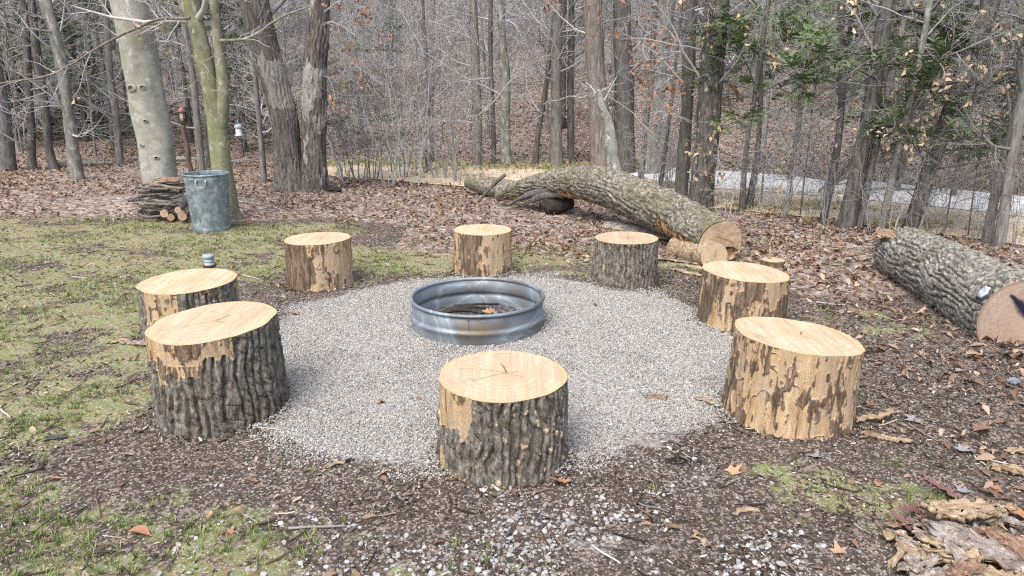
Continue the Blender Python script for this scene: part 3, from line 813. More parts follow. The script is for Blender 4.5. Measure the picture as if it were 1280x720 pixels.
def stump(px, style, label, seed, tilt=(0, 0), lean=(0, 0), ns=260, nz=80, mat='stump', cut='cut', flare=.04, depth=.027, cracks=((20, .3), (140, .22), (260, .26)), spots=None, furrow=.043):
    x, y, r, h = solve(*px)
    t = thing('tree_stump', label, 'stump', (x, y, float(terrain(x, y)) - .012), 0, 'log stools round the fire ring')
    th = np.linspace(0, 2 * np.pi, ns, endpoint=False)[None]; v = np.linspace(0, 1, nz)[:, None]
    c, s = np.cos(th), np.sin(th)
    R0 = r * (1 + .035 * vn(c * 1.3, s * 1.3, 0, seed) + .02 * vn(c * 3, s * 3, 0, seed + 1)) * (1 + flare * (1 - v) ** 2)
    H = h + .012 + tilt[0] * c * r + tilt[1] * s * r
    zz = v * H
    bx, by = c * R0, s * R0
    phi = (np.degrees(np.arctan2(c, -s)) - math.degrees(math.atan2(-x, y)) + 540) % 360 - 180 + 0 * v   # 0 = flank towards the path the photo was taken from, + = east
    wob = fbm(bx * 9, by * 9, zz * 5, 4, seed + 3)
    bare, inner = style(phi, v + 0 * phi, wob)
    bare = sstep(-.04, .06, bare); 
    fur = ribs(np.arctan2(by, bx) + 0 * zz, bx, by, zz, furrow, r, seed + 4)
    fine = fbm(bx * 60, by * 60, zz * 35, 4, seed + 7)
    bark = (fur - 1) * depth + fine * .0045 + .003 * vn(bx * 28, by * 28, zz * 34, seed + 17)
    fl = .4 * fbm(bx * 20, by * 20, zz * 8, 4, seed + 8) + .6 * fbm(bx * 48, by * 48, zz * 15, 4, seed + 9) + .3 * vn(bx * 6, by * 6, zz * 4, seed + 10)
    trk = (1 - sstep(.03, .1, np.abs(vn(bx * 19, by * 19, zz * 7 + .8 * vn(bx * 20, by * 20, zz * 20, seed), seed + 21)))) * sstep(-.12, .1, fbm(bx * 7, by * 7, zz * 5, 3, seed + 22))
    skin = np.maximum(sstep(-.04, .16, fl + .62 * inner - .3), .85 * trk * (inner < .7))
    peeled = -.5 * depth + .0018 * fbm(bx * 40, by * 40, zz * 6, 3, seed + 8) + .0042 * skin * (1 + .6 * fine)
    disp = bark * (1 - bare) + peeled * bare
    spot = np.zeros_like(disp)
    if spots:
        rs = np.random.default_rng(seed + 50)
        for _ in range(spots[0]):
            pc = rs.uniform(spots[1], spots[2]); zc = rs.uniform(.08, .95) * h; q = rs.uniform(.003, .011)
            dd = np.hypot((phi - pc) * np.pi / 180 * r, (zz - zc) * .75)
            m = 1 - sstep(q * .75, q * 1.05, dd); spot = np.maximum(spot, m)
        disp = disp + spot * .004
    kf = 1 - sstep(.95, .99, v); disp = disp * kf + (1 - kf) * (-.3 * depth * (1 - bare) + peeled * bare)
    RR = R0 + disp
    V = np.stack([c * RR + lean[0] * zz, s * RR + lean[1] * zz, zz], -1)
    me = make_mesh('side', V.reshape(-1, 3), grid_quads(nz, ns, True), None, M[mat], True,
                   dict(bare=bare.ravel(), skin=(skin + 0 * disp).ravel(), spot=spot.ravel()))
    link('bark', me, t)
    top = V[-1]; ctr = top.mean(0) + np.array([.06 * r, .05 * r, 0])
    ctr[2] = h + .012 + tilt[0] * .06 * r + tilt[1] * .05 * r
    P, Q, rad, crack = cut_disc(top, ctr, 30, seed, cracks)
    P[:, 2] -= .005 * crack
    P[:, 2] += .0012 * vn(P[:, 0] * 50, P[:, 1] * 9, 0, seed) * (rad < .99)
    me = make_mesh('cut', P, Q, None, M[cut], True, dict(rad=rad, crack=crack))
    link('cut_face', me, t)
    return t, np.array([x, y]), r, h

def band(x, a, b, s=8): return sstep(a - s, a + s, x) * (1 - sstep(b - s, b + s, x))
def sA(phi, v, w):
    k = np.maximum(band(phi, -110, -26, 6) * sstep(.6, .74, v + .45 * w - .003 * (phi + 40)), band(phi, -70, 5, 6) * (1 - sstep(.06, .24, v + .3 * w + .004 * (phi + 30))))
    return k - .5, 0.2
def sB(phi, v, w): return np.ones_like(phi), .42 + .18 * band(phi, 0, 60, 20) * sstep(-.2, .3, w) + .05 * band(v, .05, .3, .1)
def sC(phi, v, w): return np.ones_like(phi), 1.25 - 1.05 * sstep(.1, .35, w + .25 * band(phi, -40, -12, 8) + .25 * band(phi, 30, 95, 8) * sstep(.3, .8, v)) * 1.0
def sD(phi, v, w): return .18 * band(phi, -62, 20, 8) * sstep(.7, .95, v) + .4 * w - .2, .5
def sE(phi, v, w): return np.ones_like(phi), .85 * band(phi, -58, -8 , 10) * sstep(-.55, -.15, w + .2) + .34 - .06 * band(phi, 20, 90)
def sF(phi, v, w): return np.ones_like(phi), 1.0 * (1 - sstep(-48, -5, phi + 70 * w)) + .3 + .2 * band(phi, -10, 20) * sstep(.2, .7, v)
def sG(phi, v, w):
    k = np.maximum(band(phi, -62, -14, 6) * sstep(.35, .5, v + .3 * w), .7 * band(phi, 10, 32, 5) * sstep(.55, .75, v + .4 * w))
    k = np.maximum(k, band(phi, 70, 120, 4))
    return k - .5, .42
def sH(phi, v, w):
    k = np.maximum(band(phi, -120, 15, 4) * sstep(.68, .76, v + .3 * w), band(phi, -62, -46, 3) * sstep(.5, .6, v + .2 * w))
    return k - .5, .25 + .6 * band(phi, -22, 15, 6) * sstep(-.3, .1, w) + .2 * (v < .78)
ST = {}
ST['A'] = stump((628, 468, 167, 610), sA, 'stump with dark furrowed bark speckled with pale spots, between fire ring and white pebbles', 11, ns=520, nz=130, spots=(46, -5, 88), lean=(0, 0), cracks=((95, .42), (200, .5), (330, .3), (20, .22), (150, .75)))
ST['B'] = stump((994, 419, 160, 551), sB, 'wide fully peeled yellow stump with brown flecks and a sloping top, beside the bark scraps', 23, tilt=(-.085, -.02), lean=(.03, 0), ns=480, nz=130, flare=.05, cracks=((170, .3), (300, .2), (60, .25)))
ST['C'] = stump((931, 339, 108, 419), sC, 'stump mostly in brown inner bark with pale streaks, behind the wide peeled yellow one', 37, tilt=(-.06, 0), mat='stumpbrown', ns=260, nz=80, cracks=((10, .4), (185, .35)))
ST['D'] = stump((783, 297, 81, 364), sD, 'dark grey barked stump standing against the long fallen trunk', 41, cut='cutpink', ns=260, nz=80, flare=.08)
ST['E'] = stump((603, 287, 75, 348), sE, 'peeled stump, half brown and half pale, directly behind the metal fire ring', 53, ns=200, nz=60, cracks=((80, .2),))
ST['F'] = stump((397, 298, 84, 365), sF, 'peeled pale stump with a dark brown flank, between the trash can and the gravel', 67, tilt=(.02, 0), ns=200, nz=60, cracks=((80, .2),))
ST['G'] = stump((234, 351, 118, 436), sG, 'stump with half stripped bark, partly hidden behind the dark ridged stump with the bare shoulder', 71, tilt=(.02, .02), ns=240, nz=80, cracks=((15, .3), (190, .25)), spots=(26, 5, 75))
ST['H'] = stump((266, 402, 160, 547), sH, 'big dark ridged stump with a bare yellow shoulder', 83, tilt=(.05, .02), lean=(-.02, 0), ns=520, nz=130, cracks=((60, .3), (200, .45), (320, .25)), furrow=.048, depth=.032)

# crumbs of bark, chips and stones that have gathered round the foot of each stool and of the ring
foot, footg = [], []
for (t_, xy, r_, h_) in ST.values():
    k = int(900 * r_); a_ = rng.random(k) * 6.283; q = r_ * 1.03 + .07 * rng.random(k) ** 2.2
    foot.append(np.stack([xy[0] + q * np.cos(a_), xy[1] + q * np.sin(a_)], 1))
    k = int(1500 * r_); a_ = rng.random(k) * 6.283; q = r_ * 1.02 + .05 * rng.random(k) ** 2; g_ = np.stack([xy[0] + q * np.cos(a_), xy[1] + q * np.sin(a_)], 1)
    footg.append(g_[np.hypot(g_[:, 0] - PADC[0], g_[:, 1] - PADC[1]) < 1.75])
p = np.concatenate(foot); scatter('bark_crumbs', on_ground(p[:, 0], p[:, 1]), CHIPS, 6, (.008, .04), .5, seed=31, lift=.004)
a_ = rng.random(1600) * 6.283; q = RINGR + .01 + .04 * rng.random(1600) ** 2; footg.append(np.stack([RINGC[0] + q * np.cos(a_), RINGC[1] + q * np.sin(a_)], 1))
p = np.concatenate(footg); p = on_ground(p[:, 0], p[:, 1]); p[:, 2] += .012 + .012 * rng.random(len(p))
scatter('heaped_gravel', p, proto_coll('foot stones', [pebble_mesh('stone', M['stone'], s, 1, .65) for s in range(5)]), 5, (.006, .015), 1.0, seed=32)
# ------------------------------------------------------------------ fire ring
def lathe(prof, n, wob=None):
    prof = np.asarray(prof, float); a_ = np.linspace(0, 2 * np.pi, n, endpoint=False)
    V = np.stack([prof[:, :1] * np.cos(a_), prof[:, :1] * np.sin(a_), np.repeat(prof[:, 1:], n, 1)], -1)
    return V.reshape(-1, 3), grid_quads(len(prof), n, True)
fr = thing('fire_ring', 'round steel fire ring with blue and brown heat stains sunk in the gravel', 'fire ring', (RINGC[0], RINGC[1], 0))
r_, H_ = RINGR, .215
out_ = [(r_ + .004, -.03), (r_ + .004, .045), (r_ + .006, .07), (r_ + .01, .08), (r_ + .014, .09), (r_ + .014, .098), (r_ + .009, .106), (r_ + .001, .113), (r_ - .001, .125), (r_, H_)]
inn_ = [(q - .004, zz) for q, zz in out_][::-1]
V, Q = lathe(out_ + inn_, 160)
link('wall', make_mesh('wall', V, Q, None, M['ring']), fr)
b = np.linspace(0, 2 * np.pi, 14)
V, Q = lathe([(r_ + .002 + .0125 * math.cos(k), H_ + .0125 * math.sin(k)) for k in b], 160)
link('rolled_rim', make_mesh('rolled_rim', V, Q, None, M['ring']), fr)
V = [(r_ * np.sin(.06) * 0, 0, 0)]
sx = np.array([-.1, -.094, -.088]); sv = []
for zz in np.linspace(.115, .2, 5):
    for k, d_ in ((-1.655, .0006), (-1.65, .004), (-1.645, .0006)):
        sv.append(((r_ + d_) * math.cos(k), (r_ + d_) * math.sin(k), zz))
link('weld_seam', make_mesh('weld_seam', sv, grid_quads(5, 3), None, M['ring']), fr)
V, Q = lathe([(.001, .022), (.15, .02), (.3, .024), (r_ - .01, .02)], 60)
V[:, 2] += .012 * fbm(V[:, 0] * 14, V[:, 1] * 14, 0, 3, 4)
n = NT('wet ash', .8, .3); c_ = n.ramp(n.noise(30, 5), [(.35, (.03, .03, .032)), (.6, (.11, .11, .115)), (.8, (.26, .26, .27))]); n.bump(n.noise(50, 4), .6, .01)
o = link('ash_bed', make_mesh('ash_bed', V, Q, None, n.out(c_)), None, (RINGC[0], RINGC[1], 0)); o['kind'] = 'structure'

def lay(mesh, name, label, cat, x, y, rz, sc, rx=0, ry=0, lift=.004, group=None, z0=None):
    o = link(name, mesh, None, (x, y, (float(terrain(x, y)) if z0 is None else z0) + lift))
    o.rotation_euler = (rx, ry, rz); o.scale = (sc,) * 3 if np.isscalar(sc) else sc
    return tag(o, label, cat, group)
lay(leaf_mesh('dead_leaf', M['leaf_tan'], OAK, .7, 3, .8), 'dead_leaf', 'curled tan leaf lying in the ashes inside the fire ring', 'leaf', RINGC[0] + .07, RINGC[1] + .12, .4, .15, .5, .2, .035, 'single dead leaves', 0)
for k in range(3):
    a0 = R(150 + 40 * k)
    p0 = np.array([RINGC[0] - .12 + .05 * k, RINGC[1] + .12 + .07 * k, .05])
    P = resample([p0 + np.array([-.17, .02 * k, 0]), p0 + np.array([0, .02, .02]), p0 + np.array([.16, -.03 + .04 * k, .01])], 10)
    V, Q, T = tube(P, np.linspace(.016, .012, 10) * (1 - .2 * k), 9)
    mb = MB(); mb.add(V - P[0], Q, T); o = link('charred_stick', mb.mesh('charred_stick', M['charlog']), None, P[0])
    tag(o, ('longest charred stick lying in the ashes of the fire ring', 'middle charred stick in the ashes of the fire ring', 'thinnest charred stick in the ashes, against the far wall of the ring')[k], 'charred stick', 'charred sticks in the fire ring')

# ------------------------------------------------------------------ trash can
bp = at_z(261, 289); cx, cy = bp[0], bp[1] + .1
tc = thing('trash_can', 'dented galvanised trash can without a lid, standing by the mossy green tree', 'trash can', (cx, cy, 0))
h_ = .645; rb, rt = .205, .24
zz = np.linspace(0, h_, 60); pr = [(rb + (rt - rb) * k / h_ + .004 * (np.exp(-((k - .60) / .008) ** 2) + np.exp(-((k - .03) / .008) ** 2)), k) for k in zz]
V, Q = lathe(pr + [(q - .004, k) for q, k in pr][::-1], 120)
aa = np.degrees(np.arctan2(V[:, 0], -V[:, 1])); ln = np.hypot(V[:, 0], V[:, 1])
dent = .03 * np.exp(-((aa + 25) / 17) ** 2 - ((V[:, 2] - .13) / .07) ** 2) + .012 * np.exp(-((aa + 50) / 9) ** 2 - ((V[:, 2] - .32) / .12) ** 2)
V[:, :2] *= (1 - dent / ln)[:, None]
link('body', make_mesh('body', V, Q, None, M['can']), tc)
V, Q = lathe([(rt + .003 + .009 * math.cos(k), h_ + .009 * math.sin(k)) for k in np.linspace(0, 6.283, 12)], 120)
link('rim', make_mesh('rim', V, Q, None, M['can']), tc)
V, Q = lathe([(.001, .012), (.1, .012), (rb - .006, .012)], 40)
link('bottom', make_mesh('bottom', V, Q, None, M['can']), tc)
for sgn in (0, 180):
    a0 = R(-82 + sgn); u = np.array([math.cos(a0), math.sin(a0), 0]); w = np.array([-u[1], u[0], 0])
    base = u * (rt + .004); zc = h_ - .09
    P = [base + w * -.05 + np.array([0, 0, zc + .03]), base + u * .012 + w * -.05 + np.array([0, 0, zc]), base + u * .014 + w * -.03 + np.array([0, 0, zc - .035]), base + u * .014 + w * .03 + np.array([0, 0, zc - .035]), base + u * .012 + w * .05 + np.array([0, 0, zc]), base + w * .05 + np.array([0, 0, zc + .03])]
    V, Q, T = tube(resample(P, 24), np.full(24, .005), 8)
    ha = link('handle', make_mesh('handle', V, Q, T, M['wire']), tc)
    mb = MB()
    for s_ in (-.05, .05):
        q = [base + u * dz + w * (s_ + ds) + np.array([0, 0, zc + dh]) for dz in (-.006, .008) for ds in (-.014, .014) for dh in (.012, .045)]
        mb.add(q, [(0, 1, 3, 2), (4, 6, 7, 5), (0, 4, 5, 1), (2, 3, 7, 6), (0, 2, 6, 4), (1, 5, 7, 3)])
    link('bracket', mb.mesh('bracket', M['can'], False), ha)

# ------------------------------------------------------------------ jar lantern on the lawn
q = at_z(264, 349); jl = thing('jar_lantern', 'glass jar lantern with a pale blue lid behind the half stripped stump', 'lantern', (q[0], q[1], float(terrain(q[0], q[1]))))
V, Q = lathe([(.001, 0), (.042, 0), (.046, .01), (.047, .11), (.04, .135), (.036, .145), (.034, .15)], 28); link('glass_body', make_mesh('glass_body', V, Q, None, M['jar']), jl)
V, Q = lathe([(.04, .146), (.041, .15), (.041, .168), (.036, .172), (.044, .178), (.05, .2), (.046, .21), (.001, .212)], 28); link('lid', make_mesh('lid', V, Q, None, M['bluelid']), jl)
V, Q, T = tube(resample([(.035, 0, .165), (.075, 0, .14), (.082, 0, .09), (.06, 0, .05), (.047, 0, .045)], 20), np.full(20, .003), 6); link('wire_handle', make_mesh('wire_handle', V, Q, T, M['wire']), jl)
V, Q = lathe([(.048, .1), (.051, .104), (.051, .122), (.048, .126)], 28); link('neck_band', make_mesh('neck_band', V, Q, None, M['darktrim']), jl)

# ------------------------------------------------------------------ bird feeder on its post, and a hanging one
def box(c, s):
    c = np.array(c, float); s = np.array(s, float) / 2
    V = np.array([[x_, y_, z_] for x_ in (-1, 1) for y_ in (-1, 1) for z_ in (-1, 1)]) * s + c
    return V, [(0, 1, 3, 2), (4, 6, 7, 5), (0, 4, 5, 1), (2, 3, 7, 6), (0, 2, 6, 4), (1, 5, 7, 3)]
b0 = at_ground(240, 222); tp = at_y(229, 154, b0[1])
pd_ = thing('feeder_post', 'slender red brown wooden post leaning slightly under the red roofed bird feeder', 'post', b0)
P = np.linspace([0, 0, -.1], tp - b0, 14); P[:, 0] += .01 * np.sin(np.arange(14)); V, Q, T = tube(P, np.linspace(.048, .038, 14), 14)
mb = MB(); mb.add(V, Q, T); link('pole', mb.mesh('pole', M['post']), pd_)
mb = MB(); mb.add(*box(tp - b0 + np.array([0, 0, .01]), (.11, .11, .03))); link('cap_plate', mb.mesh('cap_plate', M['post'], False), pd_)
bf = thing('bird_feeder', 'red roofed lantern shaped bird feeder with pale seed windows on top of a post', 'bird feeder', tp + np.array([0, 0, .026])); bf.scale = (.62, .62, .85)
mb = MB(); mb.add(*box((0, 0, .012), (.2, .2, .024))); link('tray', mb.mesh('tray', M['darktrim'], False), bf)
mb = MB(); mb.add(*box((0, 0, .11), (.115, .115, .17))); link('seed_window', mb.mesh('seed_window', M['feedglass'], False), bf)
for sx_ in (-1, 1):
    for sy_ in (-1, 1):
        mb = MB(); mb.add(*box((.07 * sx_, .07 * sy_, .11), (.02, .02, .172))); link('corner_post', mb.mesh('corner_post', M['darktrim'], False), bf)
V, Q = lathe([(.001, .195), (.14, .197), (.145, .205), (.07, .26), (.05, .28), (.02, .295), (.012, .31), (.016, .325), (.001, .335)], 8); link('roof', make_mesh('roof', V, Q, None, M['redroof'], False), bf)

# ------------------------------------------------------------------ logs on the ground
def log_mesh(P, rad, sides, seed, depth=.02, bare_fn=None, fx=.045, fz=1.0):
    P = np.asarray(P, float)
    info = {}
    def d(cx_, cy_, s_):
        r_m = float(np.mean(rad)); f = ribs(np.arctan2(cy_, cx_), cx_, cy_, s_, fx, r_m, seed, 1.5, fz)
        ba = (f - 1) * depth + .22 * depth * fbm(cx_ * 50, cy_ * 50, s_ * 40, 3, seed + 3) + .25 * depth * fbm(cx_ * 3, cy_ * 3, s_ * 3, 3, seed + 4)
        info['shape'] = ba.shape; info['bare'] = np.zeros_like(ba); info['inner'] = np.zeros_like(ba)
        if bare_fn is not None:
            b_, i_ = bare_fn(cx_, cy_, s_); b_ = sstep(-.04, .06, b_); info['bare'] = b_; info['inner'] = i_ + 0 * ba
            ba = ba * (1 - b_) + b_ * (-.9 * depth + .004 * fbm(cx_ * 30, cy_ * 30, s_ * 6, 3, seed + 5))
        e_ = sstep(0, .03, s_); return ba * e_ + (1 - e_) * (-.3 * depth)
    V, Q, _ = tube(P, rad, sides, d, False)
    return V, Q, info
n = NT('fallen log bark', .92, .15)
v_ = n.map((1, 1, 1)); a_ = n.noise(26, 6, v_, .68, .5)
c_ = n.ramp(a_, [(.37, (.06, .055, .045)), (.5, (.19, .18, .15)), (.63, (.36, .35, .31))])
up_ = n.sep(n.t.nodes.new('ShaderNodeNewGeometry').outputs['Normal'], 2)
g_ = n.ramp(n.noise(4, 5), [(.48, 0.0), (.66, .75)]); c_ = n.mix(g_, c_, (.15, .14, .085))
l_ = n.ramp(n.noise(8, 6, None, .75), [(.59, 0.0), (.67, .8)]); c_ = n.mix(l_, c_, (.42, .42, .385))
w_ = n.ramp(n.noise(22, 6, n.map((1, 1, 1)), .6, .3), [(.3, (.4, .26, .13)), (.55, (.56, .42, .25)), (.75, (.62, .52, .37))])
w_ = n.mix(n.ramp(n.math('ADD', n.noise(20, 4), n.math('MULTIPLY', n.attr('inner'), .42)), [(.58, 0.0), (.64, 1.0)]), w_, (.15, .08, .045))
c_ = n.mix(n.ramp(n.attr('bare'), [(.4, 0.0), (.6, 1.0)]), c_, w_)
n.bump(a_, 1.0, .015)
M['logbark'] = n.out(c_)
n = NT('grey ridged log bark', .92, .15)
a_ = n.noise(28, 6, None, .66, .5)
c_ = n.ramp(a_, [(.36, (.09, .085, .075)), (.5, (.22, .215, .195)), (.64, (.42, .415, .39))])
c_ = n.mix(n.ramp(n.noise(6, 5), [(.5, 0.0), (.7, .55)]), c_, (.15, .155, .11))
c_ = n.mix(n.ramp(n.noise(13, 5, None, .7), [(.62, 0.0), (.7, .8)]), c_, (.48, .44, .36))
c_ = n.mix(n.ramp(n.attr('bare'), [(.4, 0.0), (.6, 1.0)]), c_, (.45, .36, .25))
n.bump(a_, 1.0, .015)
M['greylog'] = n.out(c_)

def pt(px, py, Y): return at_y(px, py, Y)
# long fallen trunk
ctrl = [pt(899, 306, 6.62), pt(874, 291, 6.95), pt(850, 274, 7.3), pt(800, 251, 8.0), pt(752, 232, 8.6), pt(708, 229, 9.2), pt(672, 232, 9.55), pt(645, 239, 9.8), pt(622, 248, 9.95)]
rads = [.245, .245, .24, .238, .238, .212, .16, .125, .07]
P, rd = resample(ctrl, 170, rads)
b0 = np.array([ctrl[3][0], ctrl[3][1], 0]); P = P - b0
def bareL(cx_, cy_, s_):
    th = np.degrees(np.arctan2(cy_, cx_)); w = fbm(cx_ * 5, cy_ * 5, s_ * 4, 3, 5)
    return BARE_SIDE(th, s_, w), .3
# the frame starts from U; find which angle points down / toward the viewer
T0, U0, W0 = frames(P)
def dirs(th):
    return np.cos(R(1) * th)[..., None] * U0[:, None] + np.sin(R(1) * th)[..., None] * W0[:, None]
def BARE_SIDE(th, s_, w):
    d_ = dirs(th); down = -d_[..., 2]
    near = (1 - sstep(.75, .95, s_ + .25 * w)) * sstep(-.12, .0, down + .15 * w)
    rot = sstep(2.2, 2.6, s_) * (1 - sstep(4.2, 4.6, s_)) * sstep(.25, .55, down + .4 * w) * .9
    return np.maximum(near, rot) - .5
V, Q, info = log_mesh(P, rd, 130, 101, .03, bareL, .06, 1.2)
Vg = V.reshape(170, 130, 3)
lt = thing('fallen_tree', 'long arched fallen tree with grey furrowed bark and a tan sawn end', 'fallen tree', b0)
link('bark', make_mesh('bark', V, Q, None, M['logbark'], True, dict(bare=info['bare'].ravel(), inner=info['inner'].ravel(), spot=np.zeros(len(V)))), lt)
# sawn end: two halves with a split between them
ring0 = Vg[0]; c0 = ring0.mean(0); ax = -T0[0]; upv = np.array([0, 0, 1.]) - ax * ax[2]; upv /= np.linalg.norm(upv); sd = np.cross(ax, upv)
rel = ring0 - c0; hgt = rel @ upv; wid = rel @ sd
def half(lo, push, seed):
    """fan face of the part of the sawn end above/below the split line"""
    m = 60; wl, wh = wid.min(), wid.max(); xs = np.linspace(wl * .985, wh * .985, m)
    order = np.argsort(wid); upper = hgt > 0
    def outline(sel): 
        o_ = np.argsort(wid[sel]); return np.interp(xs, wid[sel][o_], hgt[sel][o_])
    split = -.05 + .022 * vn(xs * 14, 0, 0, seed) + .05 * (np.abs(xs) < .035) * (-1 if lo else 0) * .6
    top_, bot_ = outline(upper), outline(~upper)
    a_, b_ = (bot_, split - .008) if lo else (split + .008, top_)
    k = 26; t_ = np.linspace(0, 1, k)[:, None]; hh = a_[None] * (1 - t_) + b_[None] * t_
    wx = np.repeat(xs[None], k, 0)
    dep_ = push + .004 * fbm(wx * 25, hh * 25, 0, 3, seed)
    P_ = c0 + wx[..., None] * sd + hh[..., None] * upv + dep_[..., None] * ax
    # skirt going back into the log along the split so each half has thickness
    e = P_[-1] if lo else P_[0]; sk = np.stack([e, e - ax * .14]) if not lo else np.stack([e - ax * .14, e])
    rad_ = np.sqrt(wx ** 2 + (hh + .02) ** 2) / .25
    V_ = np.concatenate([P_.reshape(-1, 3), sk.reshape(-1, 3)]); Q_ = np.concatenate([grid_quads(k, m), grid_quads(2, m) + k * m])
    cr = np.zeros_like(rad_); 
    if not lo: cr = (1 - sstep(.003, .008, np.abs((hh - .06) - .25 * wx - .02 * vn(wx * 12, 0, 0, 9)))) * band(wx, -.14, .06, .03) * .9
    rd_ = np.concatenate([np.clip(rad_, 0, .93).ravel(), np.full(2 * m, .6)])
    return make_mesh('sawn_end', V_, Q_, None, M['cuttan'], True, dict(rad=rd_, crack=np.concatenate([cr.ravel(), np.zeros(2 * m)])))
link('sawn_end', half(False, .012, 3), lt); link('sawn_end', half(True, -.045, 4), lt)
V_ = c0 - ax * .13 + .97 * rel; link('split_gap', make_mesh('split_gap', np.concatenate([V_, [c0 - ax * .13]]), None, [(k, (k + 1) % 130, 130) for k in range(130)], M['charlog']), lt)
e = Vg[-1]; ec = e.mean(0); link('broken_tip', make_mesh('broken_tip', np.concatenate([e, [ec + (P[-1] - P[-2]) * 1.5]]), None, [((k + 1) % 130, k, 130) for k in range(130)], M['charlog']), lt)
# pale broken limb standing up from the trunk
P2, r2 = resample([pt(770, 226, 8.5), pt(767, 205, 8.55), pt(764, 180, 8.6), pt(760, 155, 8.7), pt(752, 132, 8.75), pt(749, 112, 8.8)], 60, [.1, .085, .075, .065, .05, .03])
V, Q, info = log_mesh(P2 - b0, r2, 40, 131, .008, None, .03, 1.5)
link('broken_limb', make_mesh('broken_limb', V, Q, None, M['lichen'], True), lt)
for k, pts_ in enumerate((((712, 236, 9.1), (680, 238, 9.3), (655, 246, 9.5), (634, 257, 9.6)), ((705, 240, 9.15), (676, 246, 9.3), (652, 255, 9.4)), ((690, 232, 9.4), (662, 232, 9.7), (634, 240, 9.9)), ((700, 226, 9.3), (676, 224, 9.6), (655, 230, 9.8)))):
    P_ = resample([pt(*q) for q in pts_], 30) - b0; V, Q, T = tube(P_, np.linspace(.075, .014, 30), 12, lambda x, y, s: .018 * vn(x * 30, y * 30, s * 6, 40 + k)); mb = MB(); mb.add(V, Q, T); link('torn_prong', mb.mesh('torn_prong', M['brown']), lt)
PP = (P2 - b0)[None, 25:]; RR_ = r2[None, 25:]
p1, q1 = branch_level(rng, PP, RR_, 5, (.3, .7), (40, 80), 6, .25, .05, .3, 1, .25, .3)
p2, q2 = branch_level(rng, p1, q1, 3, (.12, .35), (30, 60), 4, .25, .03, .3, 1, .6, .4)
mb = MB(); mb.add(*tubes_batch(p1, q1, 5)); mb.add(*tubes_batch(p2, q2, 4)); link('limb_twigs', mb.mesh('limb_twigs', M['twig']), lt)
# second fallen limb behind the first
def simple_log(name, label, cat, ctrl, rads, mat, seed, sides=48, n=70, depth=.012, endmat=None, fx=.05, fz=1.2, group=None, hollow=False):
    P_, r_s = resample(ctrl, n, rads); b_ = np.array([P_[n // 2][0], P_[n // 2][1], float(terrain(P_[n // 2][0], P_[n // 2][1]))])
    V_, Q_, inf = log_mesh(P_ - b_, r_s, sides, seed, depth, None, fx, fz)
    t_ = thing(name, label, cat, b_, 0, group)
    link('bark', make_mesh('bark', V_, Q_, None, M[mat], True, dict(bare=np.zeros(len(V_)), inner=np.zeros(len(V_)))), t_)
    G_ = V_.reshape(n, sides, 3)
    for end, sgn in ((0, 1), (-1, -1)):
        o_ = G_[end]; c_e = o_.mean(0)
        if hollow and end == 0: c_e = c_e + (P_[8] - P_[0])
        D_, Qd, ra, cr = cut_disc(o_, c_e, 8, seed, ((30, .5),), sgn)
        link('end_face', make_mesh('end_face', D_, Qd, None, M[endmat or 'cuttan'], True, dict(rad=ra, crack=cr, paint=np.zeros(len(D_)))), t_)
    return t_, P_, r_s, b_
simple_log('fallen_limb', 'short grey fallen limb lying on the leaves under the arch of the long trunk', 'fallen limb', [pt(585, 226, 10.9), pt(612, 233, 10.7), pt(650, 241, 10.4), pt(690, 249, 10.1), pt(716, 255, 9.9)], [.11, .15, .16, .15, .12], 'logbark', 141)
simple_log('log_piece', 'short peeled tan log piece tucked under the sawn end of the fallen tree', 'log', [pt(893, 321, 6.42), pt(884, 319, 6.55), pt(866, 315, 6.8), pt(848, 311, 7.05)], [.135, .14, .145, .14], 'strip', 147, 60, 50, .008, 'cuttan')
simple_log('rotten_log', 'blackened hollow log piece under the arch of the fallen trunk', 'log', [pt(681, 258, 9.25), pt(695, 257, 9.25), pt(713, 252, 9.35)], [.115, .12, .1], 'charlog', 151, 32, 30, .012, 'charlog', hollow=True)
simple_log('branch_piece', 'dark forked stick leaning on the tip of the fallen trunk', 'branch', [pt(598, 252, 9.9), pt(610, 238, 10.0), pt(622, 226, 10.05), pt(632, 218, 10.1)], [.018, .022, .03, .022], 'brown', 155, 12, 20, .003, 'charlog')
